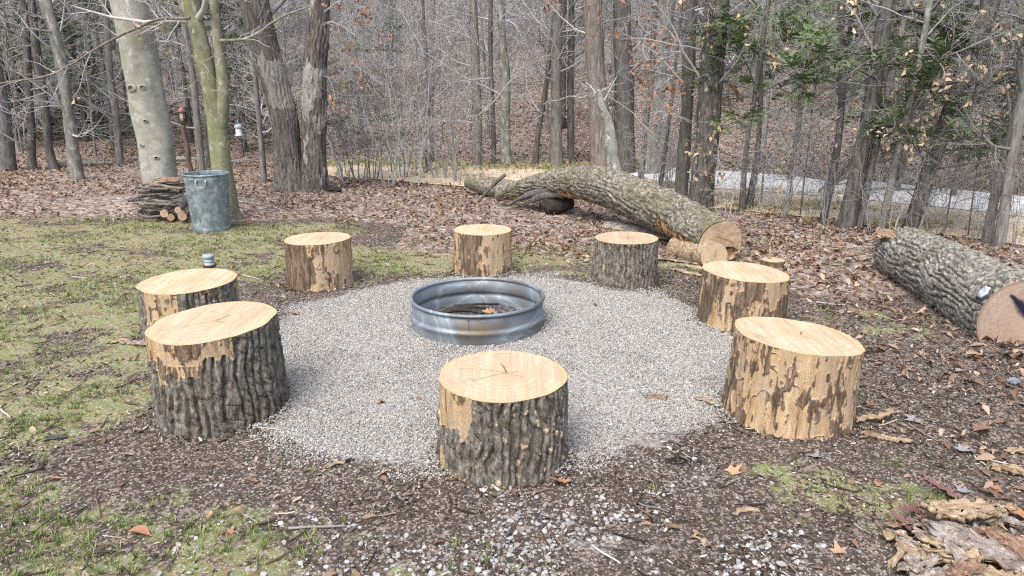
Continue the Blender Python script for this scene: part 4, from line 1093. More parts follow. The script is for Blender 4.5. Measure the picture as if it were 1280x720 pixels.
# low bark slab in front of the trunk
def slab_mesh(name, mat, L, W, th, seed, curve=.6, nx=18, ny=10, jag=.25):
    """curved bark slab: outer side up, ragged outline, real thickness"""
    r2_ = np.random.default_rng(seed); u = np.linspace(-.5, .5, nx)[:, None]; v2 = np.linspace(-.5, .5, ny)[None]
    wv = W * (1 - jag * np.abs(fbm(u * 5, 0 * u, 0, 3, seed)) - .5 * jag * (2 * np.abs(u)) ** 4)
    a_ = v2 * curve * 2
    yy = wv * np.sin(a_) / (2 * math.sin(curve)) if curve > .05 else wv * v2
    z_ = wv * (np.cos(a_) - math.cos(curve)) / (2 * math.sin(max(curve, .05)))
    x_ = L * u * (1 + .12 * fbm(0 * u, v2 * 6, 1, 3, seed + 1)) + 0 * yy
    rough_ = .5 * th * fbm(x_ * 45, yy * 45, 0, 4, seed + 2); x_ = x_ + .022 * vn(0 * x_, yy * 110, 5, seed); yy = yy + .016 * vn(x_ * 70, 0 * yy, 9, seed)
    top_ = np.stack([x_, yy, z_ + rough_ + th], -1); bot_ = np.stack([x_, yy, z_], -1)
    Vs = np.concatenate([top_.reshape(-1, 3), bot_.reshape(-1, 3)]); nn = nx * ny; Qs = [grid_quads(nx, ny)[:, ::-1], grid_quads(nx, ny) + nn]
    loop = list(range(ny)) + [i_ * ny + ny - 1 for i_ in range(1, nx)] + [(nx - 1) * ny + j_ for j_ in range(ny - 2, -1, -1)] + [i_ * ny for i_ in range(nx - 2, 0, -1)]
    lp = np.array(loop); l2 = np.roll(lp, -1); Qs.append(np.stack([lp, l2, l2 + nn, lp + nn], 1))
    mi = np.concatenate([np.zeros(len(Qs[0])), np.ones(len(Qs[1])), np.ones(len(Qs[2]))]).astype(int)
    return make_mesh(name, Vs, np.concatenate(Qs), None, [M[mat], M['strip']], False, None, mi)
q = at_z(800, 293); lay(slab_mesh('bark_slab', 'barkslab', .95, .28, .022, 5, .7), 'bark_slab', 'long curved bark slab lying along the foot of the fallen trunk', 'bark slab', q[0], q[1] + .1, R(-48), 1, group='bark slabs')
for k, (px, py, rz, L) in enumerate(((852, 330, -35, .5), (866, 345, -50, .42), (880, 338, -20, .3))):
    q = at_z(px, py); lay(slab_mesh('wood_splinter', 'strip', L, .06, .012, 60 + k, .5, 14, 6), 'wood_splinter', ('longest pale splinter on the ground under the sawn end of the fallen trunk', 'middle pale splinter between the dark grey stump and the brown one', 'shortest pale splinter near the foot of the brown stump')[k], 'splinter', q[0], q[1], R(rz), 1, R(20 * (k - 1)), group='splinters under the sawn trunk')
# short snag with a splinter, in the leaves behind the brown stump
q = at_z(966, 330); sn = thing('low_stump', 'low sawn stump with an upright splinter among the leaves behind the brown stump', 'stump', (q[0], q[1], float(terrain(q[0], q[1]))))
V, Q, inf = log_mesh([(0, 0, -.03), (0, 0, .02), (0, 0, .045)], [.12, .112, .108], 60, 163, .008); link('bark', make_mesh('bark', V, Q, None, M['stumpbrown'], True, dict(bare=np.zeros(len(V)), inner=np.zeros(len(V)), spot=np.zeros(len(V)))), sn)
D_, Qd, ra, cr = cut_disc(V.reshape(3, 60, 3)[-1], (0, 0, .047), 10, 1, ()); link('cut_face', make_mesh('cut_face', D_, Qd, None, M['cut'], True, dict(rad=ra, crack=cr)), sn)
P_ = np.linspace([-.02, .04, .04], [-.03, .04, .2], 8); V, Q, T = tube(P_, np.linspace(.014, .004, 8) * (1 + .2 * np.sin(np.arange(8) * 2)), 7); mb = MB(); mb.add(V, Q, T); link('splinter', mb.mesh('splinter', M['strip']), sn)
# big log by the path on the east side
ctrl = [pt(1281, 404, 4.45), pt(1251, 388, 4.75), pt(1205, 358, 5.25), pt(1165, 335, 5.75), pt(1126, 316, 6.3)]
P, rd = resample(ctrl, 170, [.298, .292, .278, .264, .247]); b0 = np.array([P[60][0], P[60][1], 0.0]); P = P - b0
V, Q, info = log_mesh(P, rd, 240, 171, .03, None, .05, 1.3)
Vg = V.reshape(170, 240, 3)
bl = thing('big_log', 'thick sawn log with grey ridged bark and a dark paint stripe across its end', 'log', b0)
bare = np.zeros((170, 240)); sarc = np.linspace(0, 1, 170)[:, None]
bare = np.maximum(bare, (sarc < .035) * (fbm(Vg[..., 0] * 12, Vg[..., 1] * 12, Vg[..., 2] * 12, 3, 3) > .1)).ravel()
link('bark', make_mesh('bark', V, Q, None, M['greylog'], True, dict(bare=bare.astype(float), inner=np.zeros(len(V)), spot=np.zeros(len(V)))), bl)
T0, U0, W0 = frames(P); ax = -T0[0]; upv = np.array([0, 0, 1.]) - ax * ax[2]; upv /= np.linalg.norm(upv); sd = np.cross(upv, ax); sd = sd if sd[0] > 0 else -sd
D_, Qd, ra, cr = cut_disc(Vg[0], Vg[0].mean(0), 44, 5, ((120, .2),), 1)
rel = D_ - Vg[0].mean(0); uu = rel @ sd; vv = rel @ upv
# stripe from the upper rim down across the face
a0, a1 = np.array([-.115, .185]), np.array([.14, -.06]); dd = a1 - a0; L_ = np.linalg.norm(dd); dd /= L_
tt = (uu - a0[0]) * dd[0] + (vv - a0[1]) * dd[1]; ee = np.abs(-(uu - a0[0]) * dd[1] + (vv - a0[1]) * dd[0])
wd = .012 + .035 * sstep(0, .14, tt); paint = (1 - sstep(wd * .35, wd * 1.3, ee + .006 * fbm(uu * 40, vv * 40, 0, 3, 6))) * sstep(-.02, .01, tt)
link('sawn_end', make_mesh('sawn_end', D_ + ax * .002, Qd, None, M['cutold'], True, dict(rad=ra, crack=cr, paint=paint)), bl)
D_, Qd, ra, cr = cut_disc(Vg[-1], Vg[-1].mean(0) + T0[-1] * -.03, 12, 5, (), -1)
link('far_end', make_mesh('far_end', D_, Qd, None, M['cuttan'], True, dict(rad=ra, crack=cr)), bl)
# blue white paint blot on the bark and the torn flap at the far end
def patch_on(Vg_, i0, i1, ang_px, name, mat, parent, lift=.006, w=.05, ln=.05):
    i_ = (i0 + i1) // 2
    d_ = (Vg_ + b0) - at_y(*ang_px, Vg_[i_, :, 1].mean() + b0[1]); j_ = np.argmin(np.linalg.norm(d_[i_], axis=1))
    c_p = Vg_[i_, j_]; nrm = c_p - P[i_]; nrm -= T0[i_] * (nrm @ T0[i_]); nrm /= np.linalg.norm(nrm); tg = np.cross(T0[i_], nrm)
    na_ = 26; a_p = np.linspace(0, 2 * np.pi, na_, endpoint=False); rr_ = 1 + .22 * vn(np.cos(a_p) * 2, np.sin(a_p) * 2, 0, 3)
    Vp = [];
    for f_, l_ in ((1, -.012), (.92, lift), (.6, lift * 1.3), (.3, lift * 1.2)):
        Vp.append(c_p + nrm * l_ + (np.cos(a_p) * rr_ * f_ * ln)[:, None] * T0[i_] + (np.sin(a_p) * rr_ * f_ * w)[:, None] * tg)
    Vp.append((c_p + nrm * lift)[None]); Vp = np.concatenate(Vp); k0 = 3 * na_
    link(name, make_mesh(name, Vp, grid_quads(4, na_, True), [(k0 + k, k0 + (k + 1) % na_, 4 * na_) for k in range(na_)], M[mat]), parent)
patch_on(Vg, 10, 18, (1231, 364), 'knot_rim', 'darktrim', bl, .006, .062, .06)
patch_on(Vg, 10, 18, (1231, 365), 'paint_blot', 'paintblue', bl, .014, .048, .046)
fl = slab_mesh('bark_flap', 'redslab', .3, .16, .04, 9, .3); fo = link('bark_flap', fl, bl, pt(1118, 298, 6.2) - b0 + np.array([0, 0, .0])); fo.rotation_euler = (R(8), R(12), R(-20))

# ------------------------------------------------------------------ woodpile by the beech
wp = at_z(212, 277)
names = []
for k in range(26):
    row = k % 9; lay_ = k // 3
    L = rng.uniform(.36, .66); z_ = .10 + .029 * (k % 13) + .012 * rng.random(); yk = wp[1] + rng.uniform(-.08, .2); xk = wp[0] - .08 + rng.uniform(-.1, .12)
    if z_ < .22: xk -= .08; L *= .75
    a_k = rng.normal(0, .17); tl = rng.normal(0, .07); r0 = rng.uniform(.009, .024)
    P_ = np.array([[-L / 2, 0, 0], [-L / 5, .02 * rng.normal(), .02 * rng.normal()], [L / 5, .02 * rng.normal(), .02 * rng.normal()], [L / 2, 0, 0]])
    P_ = resample(P_, 12); V, Q, T = tube(P_, np.linspace(r0, r0 * .7, 12), 8)
    mb = MB(); mb.add(V, Q, T); o = link('stick', mb.mesh('stick', M['stick' if k % 3 else 'brown']), None, (xk, yk, z_)); o.rotation_euler = (0, tl, a_k)
    tag(o, 'weathered grey stick in the woodpile between the beech and the trash can', 'stick', 'sticks in the woodpile')
lg = [(-.02, .0, .1, .055, 'topmost short cut log in the woodpile, its pale end facing the trash can'), (.1, .02, .14, .045, 'cut log in the woodpile wedged just beside the trash can'), (.16, -.06, .075, .06, 'cut log with an oval pale end low against the trash can'), (.03, .02, .05, .05, 'small cut log at the bottom of the woodpile among the dead leaves')]
for dx, dy, z_, r0, lb in [(a_ * 1.35 - .03, b_, c_ + .02, d_ * .85, e_) for a_, b_, c_, d_, e_ in lg]:
    t_ = thing('firewood_log', lb, 'firewood', (wp[0] + .06 + dx, wp[1] - .12 + dy, z_), R(-65 + 40 * rng.random()), 'cut logs in the woodpile')
    P_ = np.linspace([-.02, 0, 0], [-.02, .45, .01], 10); P_[:, 0] += .0
    P_ = np.linspace([0, 0, 0], [-.4, .12, .02], 10)
    V, Q, inf = log_mesh(P_, np.full(10, r0), 28, 31, .003); link('bark', make_mesh('bark', V, Q, None, M['stick']), t_)
    D_, Qd, ra, cr = cut_disc(V.reshape(10, 28, 3)[0], (0.0, 0, 0), 8, 2, (), 1); link('cut_face', make_mesh('cut_face', D_, Qd, None, M['cutpink'], True, dict(rad=ra, crack=cr)), t_)
o = lay(slab_mesh('bark_board', 'redslab', .42, .14, .03, 12, .3), 'bark_board', 'reddish bark slab lying on top of the woodpile', 'bark slab', wp[0] + .06, wp[1] + .08, R(8), 1, R(10), R(-4), .485, 'bark slabs', 0)
q = at_z(192, 272); o = link('boulder', pebble_mesh('boulder', M['lichen'], 91, 3, .9), None, (q[0], q[1] + .05, .05)); o.scale = (.28, .26, .3); o.rotation_euler = (0, .5, 0); tag(o, 'small grey stone leaning at the foot of the beech beside the woodpile', 'stone')

# ------------------------------------------------------------------ bark heap in the near corner, loose bark, sticks, leaves
heap = [  # px, py, rz, L, W, curve, mat, rx, ry, lift, label
    (1208, 640, 8, .30, .10, .35, 'strip', .25, .05, .105, 'broad pale bark slab lying on top of the bark heap'),
    (1225, 688, -38, .34, .16, .55, 'barkslab', .1, .1, .05, 'widest grey bark slab in the middle of the bark heap'),
    (1182, 684, -30, .2, .09, .55, 'barkslab', .05, .1, .04, 'grey weathered bark slab beside the wide one in the bark heap'),
    (1172, 700, -32, .24, .06, .4, 'strip', .15, .0, .03, 'narrow yellow bark slab at the edge of the bark heap'),
    (1138, 686, -58, .2, .07, .5, 'strip', .2, .0, .025, 'short pale bark slab nearest the pebbles in the bark heap'),
    (1262, 690, -60, .24, .09, .6, 'redslab', .3, .2, .06, 'reddish bark slab leaning on the far flank of the bark heap'),
    (1190, 722, 5, .3, .08, .4, 'barkslab', .0, .0, .015, 'grey bark slab lowest in the bark heap'),
    (1240, 722, -10, .26, .07, .3, 'strip', .1, .1, .02, 'yellow bark slab crumbling under the wide grey slab'),
    (1268, 585, -15, .16, .09, .3, 'strip', .0, .0, .005, 'yellow crumbly bark slab lying alone beyond the bark heap'),
    (1275, 560, 10, .14, .05, .3, 'strip', .0, .0, .005, 'thin yellow bark strip lying beyond the bark heap by the leaves'),
    (1095, 523, 14, .22, .035, .4, 'strip', .2, -.1, .02, 'long pale bark strip propped beside the wide peeled yellow stump'),
    (1112, 550, -12, .16, .035, .4, 'strip', .1, 0, .006, 'pale bark strip on the ground by the wide peeled yellow stump'),
    (1092, 545, -40, .12, .04, .5, 'redslab', .3, 0, .008, 'brown curled bark scrap against the wide peeled yellow stump'),
    (935, 640, 12, .115, .032, .3, 'strip', 0, 0, .004, 'small oval pale wood chip lying among the white pebbles'),
    (870, 672, -80, .06, .02, .3, 'strip', 0, 0, .004, 'tiny upright pale chip at the edge of the white pebbles'),
    (822, 497, -4, .11, .045, .4, 'redslab', .1, 0, .012, 'brown bark scrap lying alone on the gravel circle'),
    (886, 503, -50, .13, .04, .4, 'strip', .1, 0, .012, 'narrow wood scrap at the gravel edge beside the wide peeled yellow stump'),
    (424, 580, 30, .1, .025, .2, 'strip', 0, 0, .006, 'pale splinter at the gravel edge near the dark speckled stump'),
    (170, 432, -10, .2, .05, .4, 'barkslab', .1, 0, .006, 'grey bark scrap beside the half stripped stump'),
    (150, 427, 20, .15, .04, .4, 'strip', .1, 0, .008, 'pale bark scrap beside the half stripped stump'),
]
nh = len(heap)
for k in range(44):
    a_, q_ = rng.random() * 6.28, rng.random() ** .6; heap.append((1206 + 95 * q_ * math.cos(a_), 684 + 52 * q_ * math.sin(a_), rng.uniform(-90, 90), rng.uniform(.05, .15), rng.uniform(.025, .07), rng.uniform(.2, .7), ('barkslab', 'redslab', 'strip', 'barkslab')[k % 4], rng.normal() * .35, rng.normal() * .3, .012 + .075 * (1 - q_) * rng.random() + .015, 'broken bark flake in the bark heap beside the white pebbles'))
for k, (px, py, rz, L, W, cv, m_, rx, ry, lf, lb) in enumerate(heap):
    q = at_z(px, py, lf); lay(slab_mesh('bark_slab' if k < nh else 'bark_flake', m_, L, W, .014 if L > .15 else .007, 200 + k, cv, 34 if L > .15 else 14, 16 if L > .15 else 8, .7), 'bark_slab' if k < nh else 'bark_flake', lb, 'bark slab' if k < nh else 'bark flake', q[0], q[1], R(rz), 1, rx, ry, lf, 'bark slabs' if k < nh else 'flakes of the bark heap')
sticks = [((360, 660), (432, 657), .006, 'twigdark', 'thin dark stick lying between the mossy patch and the dirt'), ((796, 628), (836, 640), .004, 'twigdark', 'thin dark twig at the edge of the white pebbles'), ((0, 507), (13, 524), .007, 'twigpale', 'pale stripped stick at the edge of the lawn'),
          ((810, 541), (862, 541), .004, 'twigdark', 'slender dark twig at the dirt edge of the gravel'), ((300, 640), (322, 654), .003, 'twigpale', 'tiny pale twig on the mossy patch'), ((850, 570), (868, 584), .006, 'brown', 'short brown stick by the charred patch of dirt'),
          ((300, 530), (352, 537), .004, 'twigpale', 'thin pale twig at the foot of the big dark ridged stump'), ((1020, 378), (1062, 380), .006, 'twigpale', 'straight pale stick on the leaves behind the wide peeled yellow stump'), ((948, 292), (985, 296), .012, 'stick', 'grey stick beyond the sawn trunk end')]
for (a_, b_, r0, m_, lb) in sticks:
    p0, p1_ = at_z(*a_, .008), at_z(*b_, .008); n_ = 14; P_ = resample([p0, p0 * .66 + p1_ * .34 + rng.normal(size=3) * .006, p0 * .33 + p1_ * .67 + rng.normal(size=3) * .006, p1_], n_); P_[:, 2] = terrain(P_[:, 0], P_[:, 1]) + r0 + .004
    V, Q, T = tube(P_, np.linspace(r0, r0 * .6, n_), 7); mb = MB(); mb.add(V, Q, T); o = link('stick', mb.mesh('stick', M[m_], True, P_[0]), None, P_[0]); tag(o, lb, 'stick', 'loose sticks on the ground')
def blob(px, py, sx_, sy_, sz_, mat, name, label, cat, rz=0):
    q = at_z(px, py); o = link(name, pebble_mesh(name, M[mat], int(px), 3, 1), None, (q[0], q[1], float(terrain(q[0], q[1])) + sz_ * .3)); o.scale = (sx_, sy_, sz_); o.rotation_euler[2] = rz; tag(o, label, cat)
blob(70, 549, .095, .03, .025, 'plasticblack', 'dark_scrap', 'dark elongated scrap lying on the lawn beside the big dark ridged stump', 'scrap', .15)
blob(1266, 480, .06, .07, .04, 'bluescrap', 'blue_scrap', 'small blue grey scrap on the dirt in front of the thick sawn log', 'scrap')
ml = [('star', 'leaf_tan', 915, 592, .11, 20, 'star shaped tan leaf on the dirt in front of the wide peeled yellow stump'), ('star', 'leaf_brown', 930, 590, .08, 160, 'small brown lobed leaf touching the star shaped tan leaf'), ('star', 'leaf_grey', 1018, 573, .1, 50, 'grey blue leaf lying flat before the wide peeled yellow stump'),
      ('star', 'leaf_grey', 1143, 525, .12, 200, 'pale grey star leaf beside the loose bark strips'), ('star', 'leaf_tan', 1048, 695, .09, 80, 'tan star leaf among the white pebbles'), ('star', 'leaf_grey', 1205, 616, .1, 120, 'silvery star leaf behind the bark heap'),
      ('oak', 'leaf_purple', 1172, 622, .16, -20, 'purple brown leaf behind the bark heap'), ('oak', 'leaf_purple', 1140, 650, .15, 10, 'purple brown leaf curled against the bark heap'), ('oak', 'leaf_brown', 1160, 658, .15, 60, 'brown leaf tucked under the pale top slab of the bark heap'), ('oak', 'leaf_purple', 1130, 668, .13, -35, 'dark leaf at the pebble side of the bark heap'),
      ('oak', 'leaf_orange', 700, 607, .085, 12, 'orange brown curled leaf against the foot of the dark speckled stump'), ('oval', 'leaf_orange', 176, 671, .09, -10, 'long orange leaf on the mossy patch'), ('star', 'leaf_orange', 288, 669, .05, 70, 'small orange leaf beside a twig on the mossy patch'), ('oval', 'leaf_orange', 316, 605, .05, 20, 'little rust leaf on the dirt by the gravel edge'),
      ('oval', 'leaf_tan', 70, 600, .05, 40, 'little tan leaf on the mossy patch'), ('oak', 'leaf_tan', 262, 650, .05, 100, 'small tan leaf in the mossy patch'), ('oval', 'leaf_grey', 437, 578, .06, 60, 'grey white leaf at the gravel edge'), ('star', 'leaf_orange', 1095, 607, .06, 10, 'small orange leaf on the mossy dirt by the peeled stump'),
      ('oak', 'leaf_brown', 1225, 540, .13, 30, 'brown leaf on the drift beyond the bark strips'), ('star', 'leaf_grey', 1200, 560, .12, 300, 'grey leaf in the drift beyond the bark strips'), ('oak', 'leaf_tan', 366, 395, .08, 10, 'tan leaf lying on the gravel between the ridged stump and the ring'), ('oak', 'leaf_tan', 744, 385, .07, 80, 'tan leaf lying on the gravel beside the ring'), ('oval', 'leaf_orange', 1272, 655, .12, -40, 'rust leaf against the far flank of the bark heap'), ('oak', 'leaf_orange', 1098, 440, .1, 20, 'orange leaf on the dirt behind the peeled stump'), ('oak', 'leaf_tan', 1218, 447, .13, 10, 'tan leaf at the foot of the thick sawn log')]
for k, (ty, m_, px, py, s_, rz, lb) in enumerate(ml):
    q = at_z(px, py)
    me_ = star_leaf('dead_leaf', M[m_], k, .35) if ty == 'star' else leaf_mesh('dead_leaf', M[m_], OAK if ty == 'oak' else OVAL, .4, k, .5)
    lf = .05 if 'under' in lb else .006
    lay(me_, 'dead_leaf', lb, 'leaf', q[0], q[1], R(rz), s_ * 1.15, rng.normal() * .12, rng.normal() * .12, lf, 'single dead leaves')
# ------------------------------------------------------------------ trees
trng = np.random.default_rng(99)

def leaves_mesh(name, P, size, mat, seed, per=1, prof=OVAL, droop=.8):
    """many separate small leaves hanging at points P"""
    r = np.random.default_rng(seed); P = np.repeat(P, per, 0); k = len(P)
    prof_ = np.array([.02, .2, .24, .02]) if prof is OVAL else np.array([.03, .24, .1, .26, .05])
    n_ = len(prof_)
    d = r.normal(size=(k, 3)); d[:, 2] -= droop; d /= np.linalg.norm(d, axis=1)[:, None]
    u = np.cross(d, r.normal(size=(k, 3))); u /= np.linalg.norm(u, axis=1)[:, None]; w = np.cross(d, u)
    s = size[0] + (size[1] - size[0]) * r.random(k)
    t = np.linspace(0, 1, n_)
    base = P + r.normal(size=(k, 3)) * .015
    V = np.zeros((k, n_, 3, 3))
    for i in range(n_):
        c_ = base + d * (s * t[i])[:, None] + w * (s * .18 * math.sin(3.1 * t[i]))[:, None]
        V[:, i, 1] = c_; e = u * (s * prof_[i])[:, None]; f = w * (s * prof_[i] * .35)[:, None]
        V[:, i, 0] = c_ - e + f; V[:, i, 2] = c_ + e + f
    Q = (grid_quads(n_, 3)[None] + (np.arange(k) * n_ * 3)[:, None, None]).reshape(-1, 4)
    me = make_mesh(name, V.reshape(-1, 3), Q, None, mat, False)
    return me

def trunk_disp(kind, seed):
    if kind in ('oak', 'scaly', 'shag', 'oakpale'):
        f, fz, dp = {'oak': (.06, 1.2, .022), 'scaly': (.055, 1.6, .03), 'shag': (.065, .6, .028), 'oakpale': (.05, 1, .012)}[kind]
        def d(x, y, s):
            return (ribs(np.arctan2(y, x), x, y, s, f, .2, seed, 1, fz) - 1) * dp + .25 * dp * fbm(x * 30, y * 30, s * 12, 3, seed) + .03 * vn(x * 3, y * 3, s * 1.5, seed + 4)
        return d
    return lambda x, y, s: .012 * vn(x * 5, y * 5, s * 1.6, seed) + .012 * vn(x * 9, y * 9, s * 3, seed + 1) * (np.hypot(x, y) > .05)

def tree_path(base_px, mids, Ht, Yoff=0):
    """trunk line: the base on the ground, then picture points taken at the same distance, then on upwards"""
    b = at_ground(*base_px); Y = b[1]
    pts = [b - np.array([0, 0, .12]), b] + [at_y(mx, my, Y) for mx, my in mids]
    d = pts[-1] - pts[-2]; d = d / np.linalg.norm(d); top = pts[-1]
    left_ = Ht - top[2]
    for k in (1, 2, 3):
        d = d * np.array([.8, .8, 1]) + np.array([0, .02, .06]); d /= np.linalg.norm(d); top = top + d * max(left_, 1.5) / 3; pts.append(top)
    return b, np.array(pts)

def tree(name, label, cat, base_px, mids, w0, w1, bark, Ht=8, flare=.25, sides=28, nseg=90, seed=0, nb=8, L=(1.2, 2.6), twigs=(6, 4), tmat='twig', t0=.25, ang=(35, 75), roots=0, group=None, leaves=None, up=.05, brad=.45, bmax=.05, palefn=None):
    b, pts = tree_path(base_px, mids, Ht)
    depth = b[1] * CP + (CAM_H - b[2]) * SP
    r0, r1 = w0 / 2 / FPX * depth, w1 / 2 / FPX * depth
    k = len(pts); rv = np.concatenate([[r0 * (1 + flare) * 1.1, r0 * (1 + flare)], np.linspace(r0, r1, len(mids) + 1)[1:], np.linspace(r1, r1 * .35, 4)[1:]])
    P, rd = resample(pts, nseg, rv); rd = np.maximum(rd, .004)
    P[:, 0] += .02 * vn(P[:, 2] * 1.2, 0, 0, seed + 3) * np.clip(P[:, 2], 0, 1); P = P - b
    t = thing(name, label, cat, b, 0, group)
    dfn = trunk_disp(bark, seed)
    def disp(x, y, s):
        dd = dfn(x, y, s) * np.clip(r0 / .12, .15, 1)
        if roots:
            a_ = np.arctan2(y, x); dd = dd + r0 * .55 * np.exp(-s / .13) * np.maximum(0, np.sin(a_ * roots + seed)) ** 2
        return dd
    V, Q, T = tube(P, rd, sides, disp)
    at_ = None
    if palefn is not None:
        A_ = np.concatenate([np.repeat(np.arange(nseg), sides), [0, 0]]); cc = V - P[A_]; phi = np.degrees(np.arctan2(cc[:, 0], -cc[:, 1])); w_ = fbm(V[:, 0] * 9, V[:, 1] * 9, V[:, 2] * 4, 4, seed)
        at_ = dict(pale=palefn(phi, V[:, 2], w_))
    link('trunk', make_mesh('trunk', V, Q, T, M[bark], True, at_), t)
    r = np.random.default_rng(seed + 500)
    p1 = None
    if nb:
        mb = MB()
        p1, q1 = branch_level(r, P[None, 3:], rd[None, 3:], nb, L, ang, 8, .16, up, t0, 1, brad, .2, bmax)
        mb.add(*tubes_batch(p1, q1, 6)); lv = p1
        if twigs[0]:
            p2, q2 = branch_level(r, p1, q1, twigs[0], (.3 * L[0], .45 * L[1]), (30, 65), 5, .2, .04, .2, 1, .6, .25, .012); mb.add(*tubes_batch(p2, q2, 4)); lv = p2
            if twigs[1]:
                p3, q3 = branch_level(r, p2, q2, twigs[1], (.12, .4), (25, 60), 4, .2, .03, .2, 1, .7, .4, .005); mb.add(*tubes_batch(p3, np.maximum(q3, .0018), 3)); lv = p3
        link('branches', mb.mesh('branches', M[tmat]), t)
        if leaves:
            lmat, cnt, lo, hi, zmax = leaves
            c = lv[:, -1]; c = c[c[:, 2] < zmax]
            # leaves hold on in clusters
            w_ = fbm(c[:, 0] * 2.2, c[:, 1] * 2.2, c[:, 2] * 2.2, 2, seed); c = c[np.argsort(-w_)[:cnt]]
            if len(c): link('leaves', leaves_mesh('leaves', c, (lo, hi), M[lmat], seed, 2, OAK if lmat == 'rustleaf' else OVAL), t)
    return t, b, P, rd, p1

def spray_mesh(r, S, mat, per=12):
    """narrow needles on both sides of each spray axis S (k,3,3)"""
    f = r.random((len(S), per)); a_ = S[:, 0][:, None] * (1 - f)[..., None] + S[:, 2][:, None] * f[..., None]
    d = S[:, 2] - S[:, 0]; d /= np.linalg.norm(d, axis=1)[:, None] + 1e-9; sd_ = np.cross(d, [0, 0, 1.]); sd_ /= np.linalg.norm(sd_, axis=1)[:, None] + 1e-9
    sgn = np.where(r.random((len(S), per)) < .5, -1, 1)[..., None]
    ln = (.03 + .03 * r.random((len(S), per)))[..., None]; tip = a_ + (d[:, None] * .75 + sd_[:, None] * sgn) * ln + r.normal(size=a_.shape) * .012
    wv = d[:, None] * .008 + np.array([0, 0, .004]); VV = np.stack([a_ - wv, a_ + wv, tip + wv * .6, tip - wv * .6], 2).reshape(-1, 3)
    return make_mesh('foliage', VV, np.arange(len(VV)).reshape(-1, 4), None, M[mat], False)

def add_limb(t, b, px_pts, Y, r0, r1, mat, seed, n2=8, tm='twigpale', name='limb', L2=(.25, .7), leaves=None, needles=None):
    P = resample(np.array([at_y(px, py, Y + (q[0] if q else 0)) for px, py, *q in px_pts]), 40) - b
    P = P + .008 * np.stack([vn(P[:, 0] * 6, k, P[:, 2] * 6, seed) for k in range(3)], 1)
    rd = np.linspace(r0, r1, 40); V, Q, T = tube(P, rd, 9, lambda x, y, s: .12 * r0 * vn(x * 60, y * 60, s * 9, seed))
    mb = MB(); mb.add(V, Q, T); o = link(name, mb.mesh(name, M[mat]), t)
    r = np.random.default_rng(seed)
    if n2:
        p2, q2 = branch_level(r, P[None], rd[None], n2, L2, (35, 75), 6, .22, .03, .1, 1, .45, .3, .008); p3, q3 = branch_level(r, p2, q2, 4, (.1, .35), (25, 60), 4, .2, .02, .2, 1, .7, .4, .004)
        mb = MB(); mb.add(*tubes_batch(p2, q2, 5)); mb.add(*tubes_batch(p3, np.maximum(q3, .0016), 3)); link('twigs', mb.mesh('twigs', M[tm]), o)
        if needles:
            p4, q4 = branch_level(r, p3, q3, 3, (.08, .25), (30, 60), 3, .08, -.02, .2, 1, .7, .4, .003, .8)
            link('foliage', spray_mesh(r, np.concatenate([p2[:, [0, 2, 4]], p3[:, [0, 2, 3]], p4]), needles, 11), o)
        if leaves: 
            c = p3[:, -1][r.random(len(p3)) < leaves[1]]
            if len(c): link('leaves', leaves_mesh('leaves', c, (.05, .09), M[leaves[0]], seed, 2), o)
    return o

# the beech, with branch scars
bt, bb, bP, br_, _ = tree('beech_tree', 'pale smooth barked beech leaning over the woodpile', 'tree', (209, 263), [(203, 235), (195, 180), (182, 125), (171, 60), (160, 0)], 43, 40, 'beech', 9, .2, 72, 160, 5, 5, (1.5, 3), (7, 5), 'twig', .55, roots=4)
r_ = np.random.default_rng(4)
V0 = None
for k, (px, py, w_, h_) in enumerate(((174, 110, 10, 7), (188, 109, 7, 5), (176, 21, 6, 7), (152, 51, 8, 7), (187, 180, 5, 3), (205, 195, 6, 3), (180, 200, 8, 4), (208, 225, 6, 3), (192, 150, 5, 3))):
    Y = bb[1]; c_ = at_y(px, py, Y) - bb; i_ = np.argmin(np.abs(bP[:, 2] - c_[2])); ax_ = bP[i_]; rr_ = br_[i_]
    dx = np.clip(c_[0] - ax_[0], -rr_ * .95, rr_ * .95); fy = -math.sqrt(max(rr_ ** 2 - dx ** 2, 0)); nn = np.array([dx, fy, 0]); nn /= np.linalg.norm(nn); tg = np.array([-nn[1], nn[0], 0])
    sc = 9.4 / FPX; na_ = 18; a_p = np.linspace(0, 6.283, na_, endpoint=False); VV = []
    for f_, l_ in ((1.35, -.012), (1.1, .008), (.8, .009), (.45, -.004), (0.05, -.008)):
        VV.append(np.array([ax_[0], ax_[1], c_[2]]) + nn * (rr_ + l_) + (np.cos(a_p) * f_ * w_ / 2 * sc)[:, None] * tg + (np.sin(a_p) * f_ * h_ / 2 * sc)[:, None] * np.array([0, 0, 1.]))
    link('branch_scar', make_mesh('branch_scar', np.concatenate(VV), grid_quads(5, na_, True), None, [M['beech'], M['oak']], True, None, np.repeat([0, 0, 1, 1], na_)), bt)
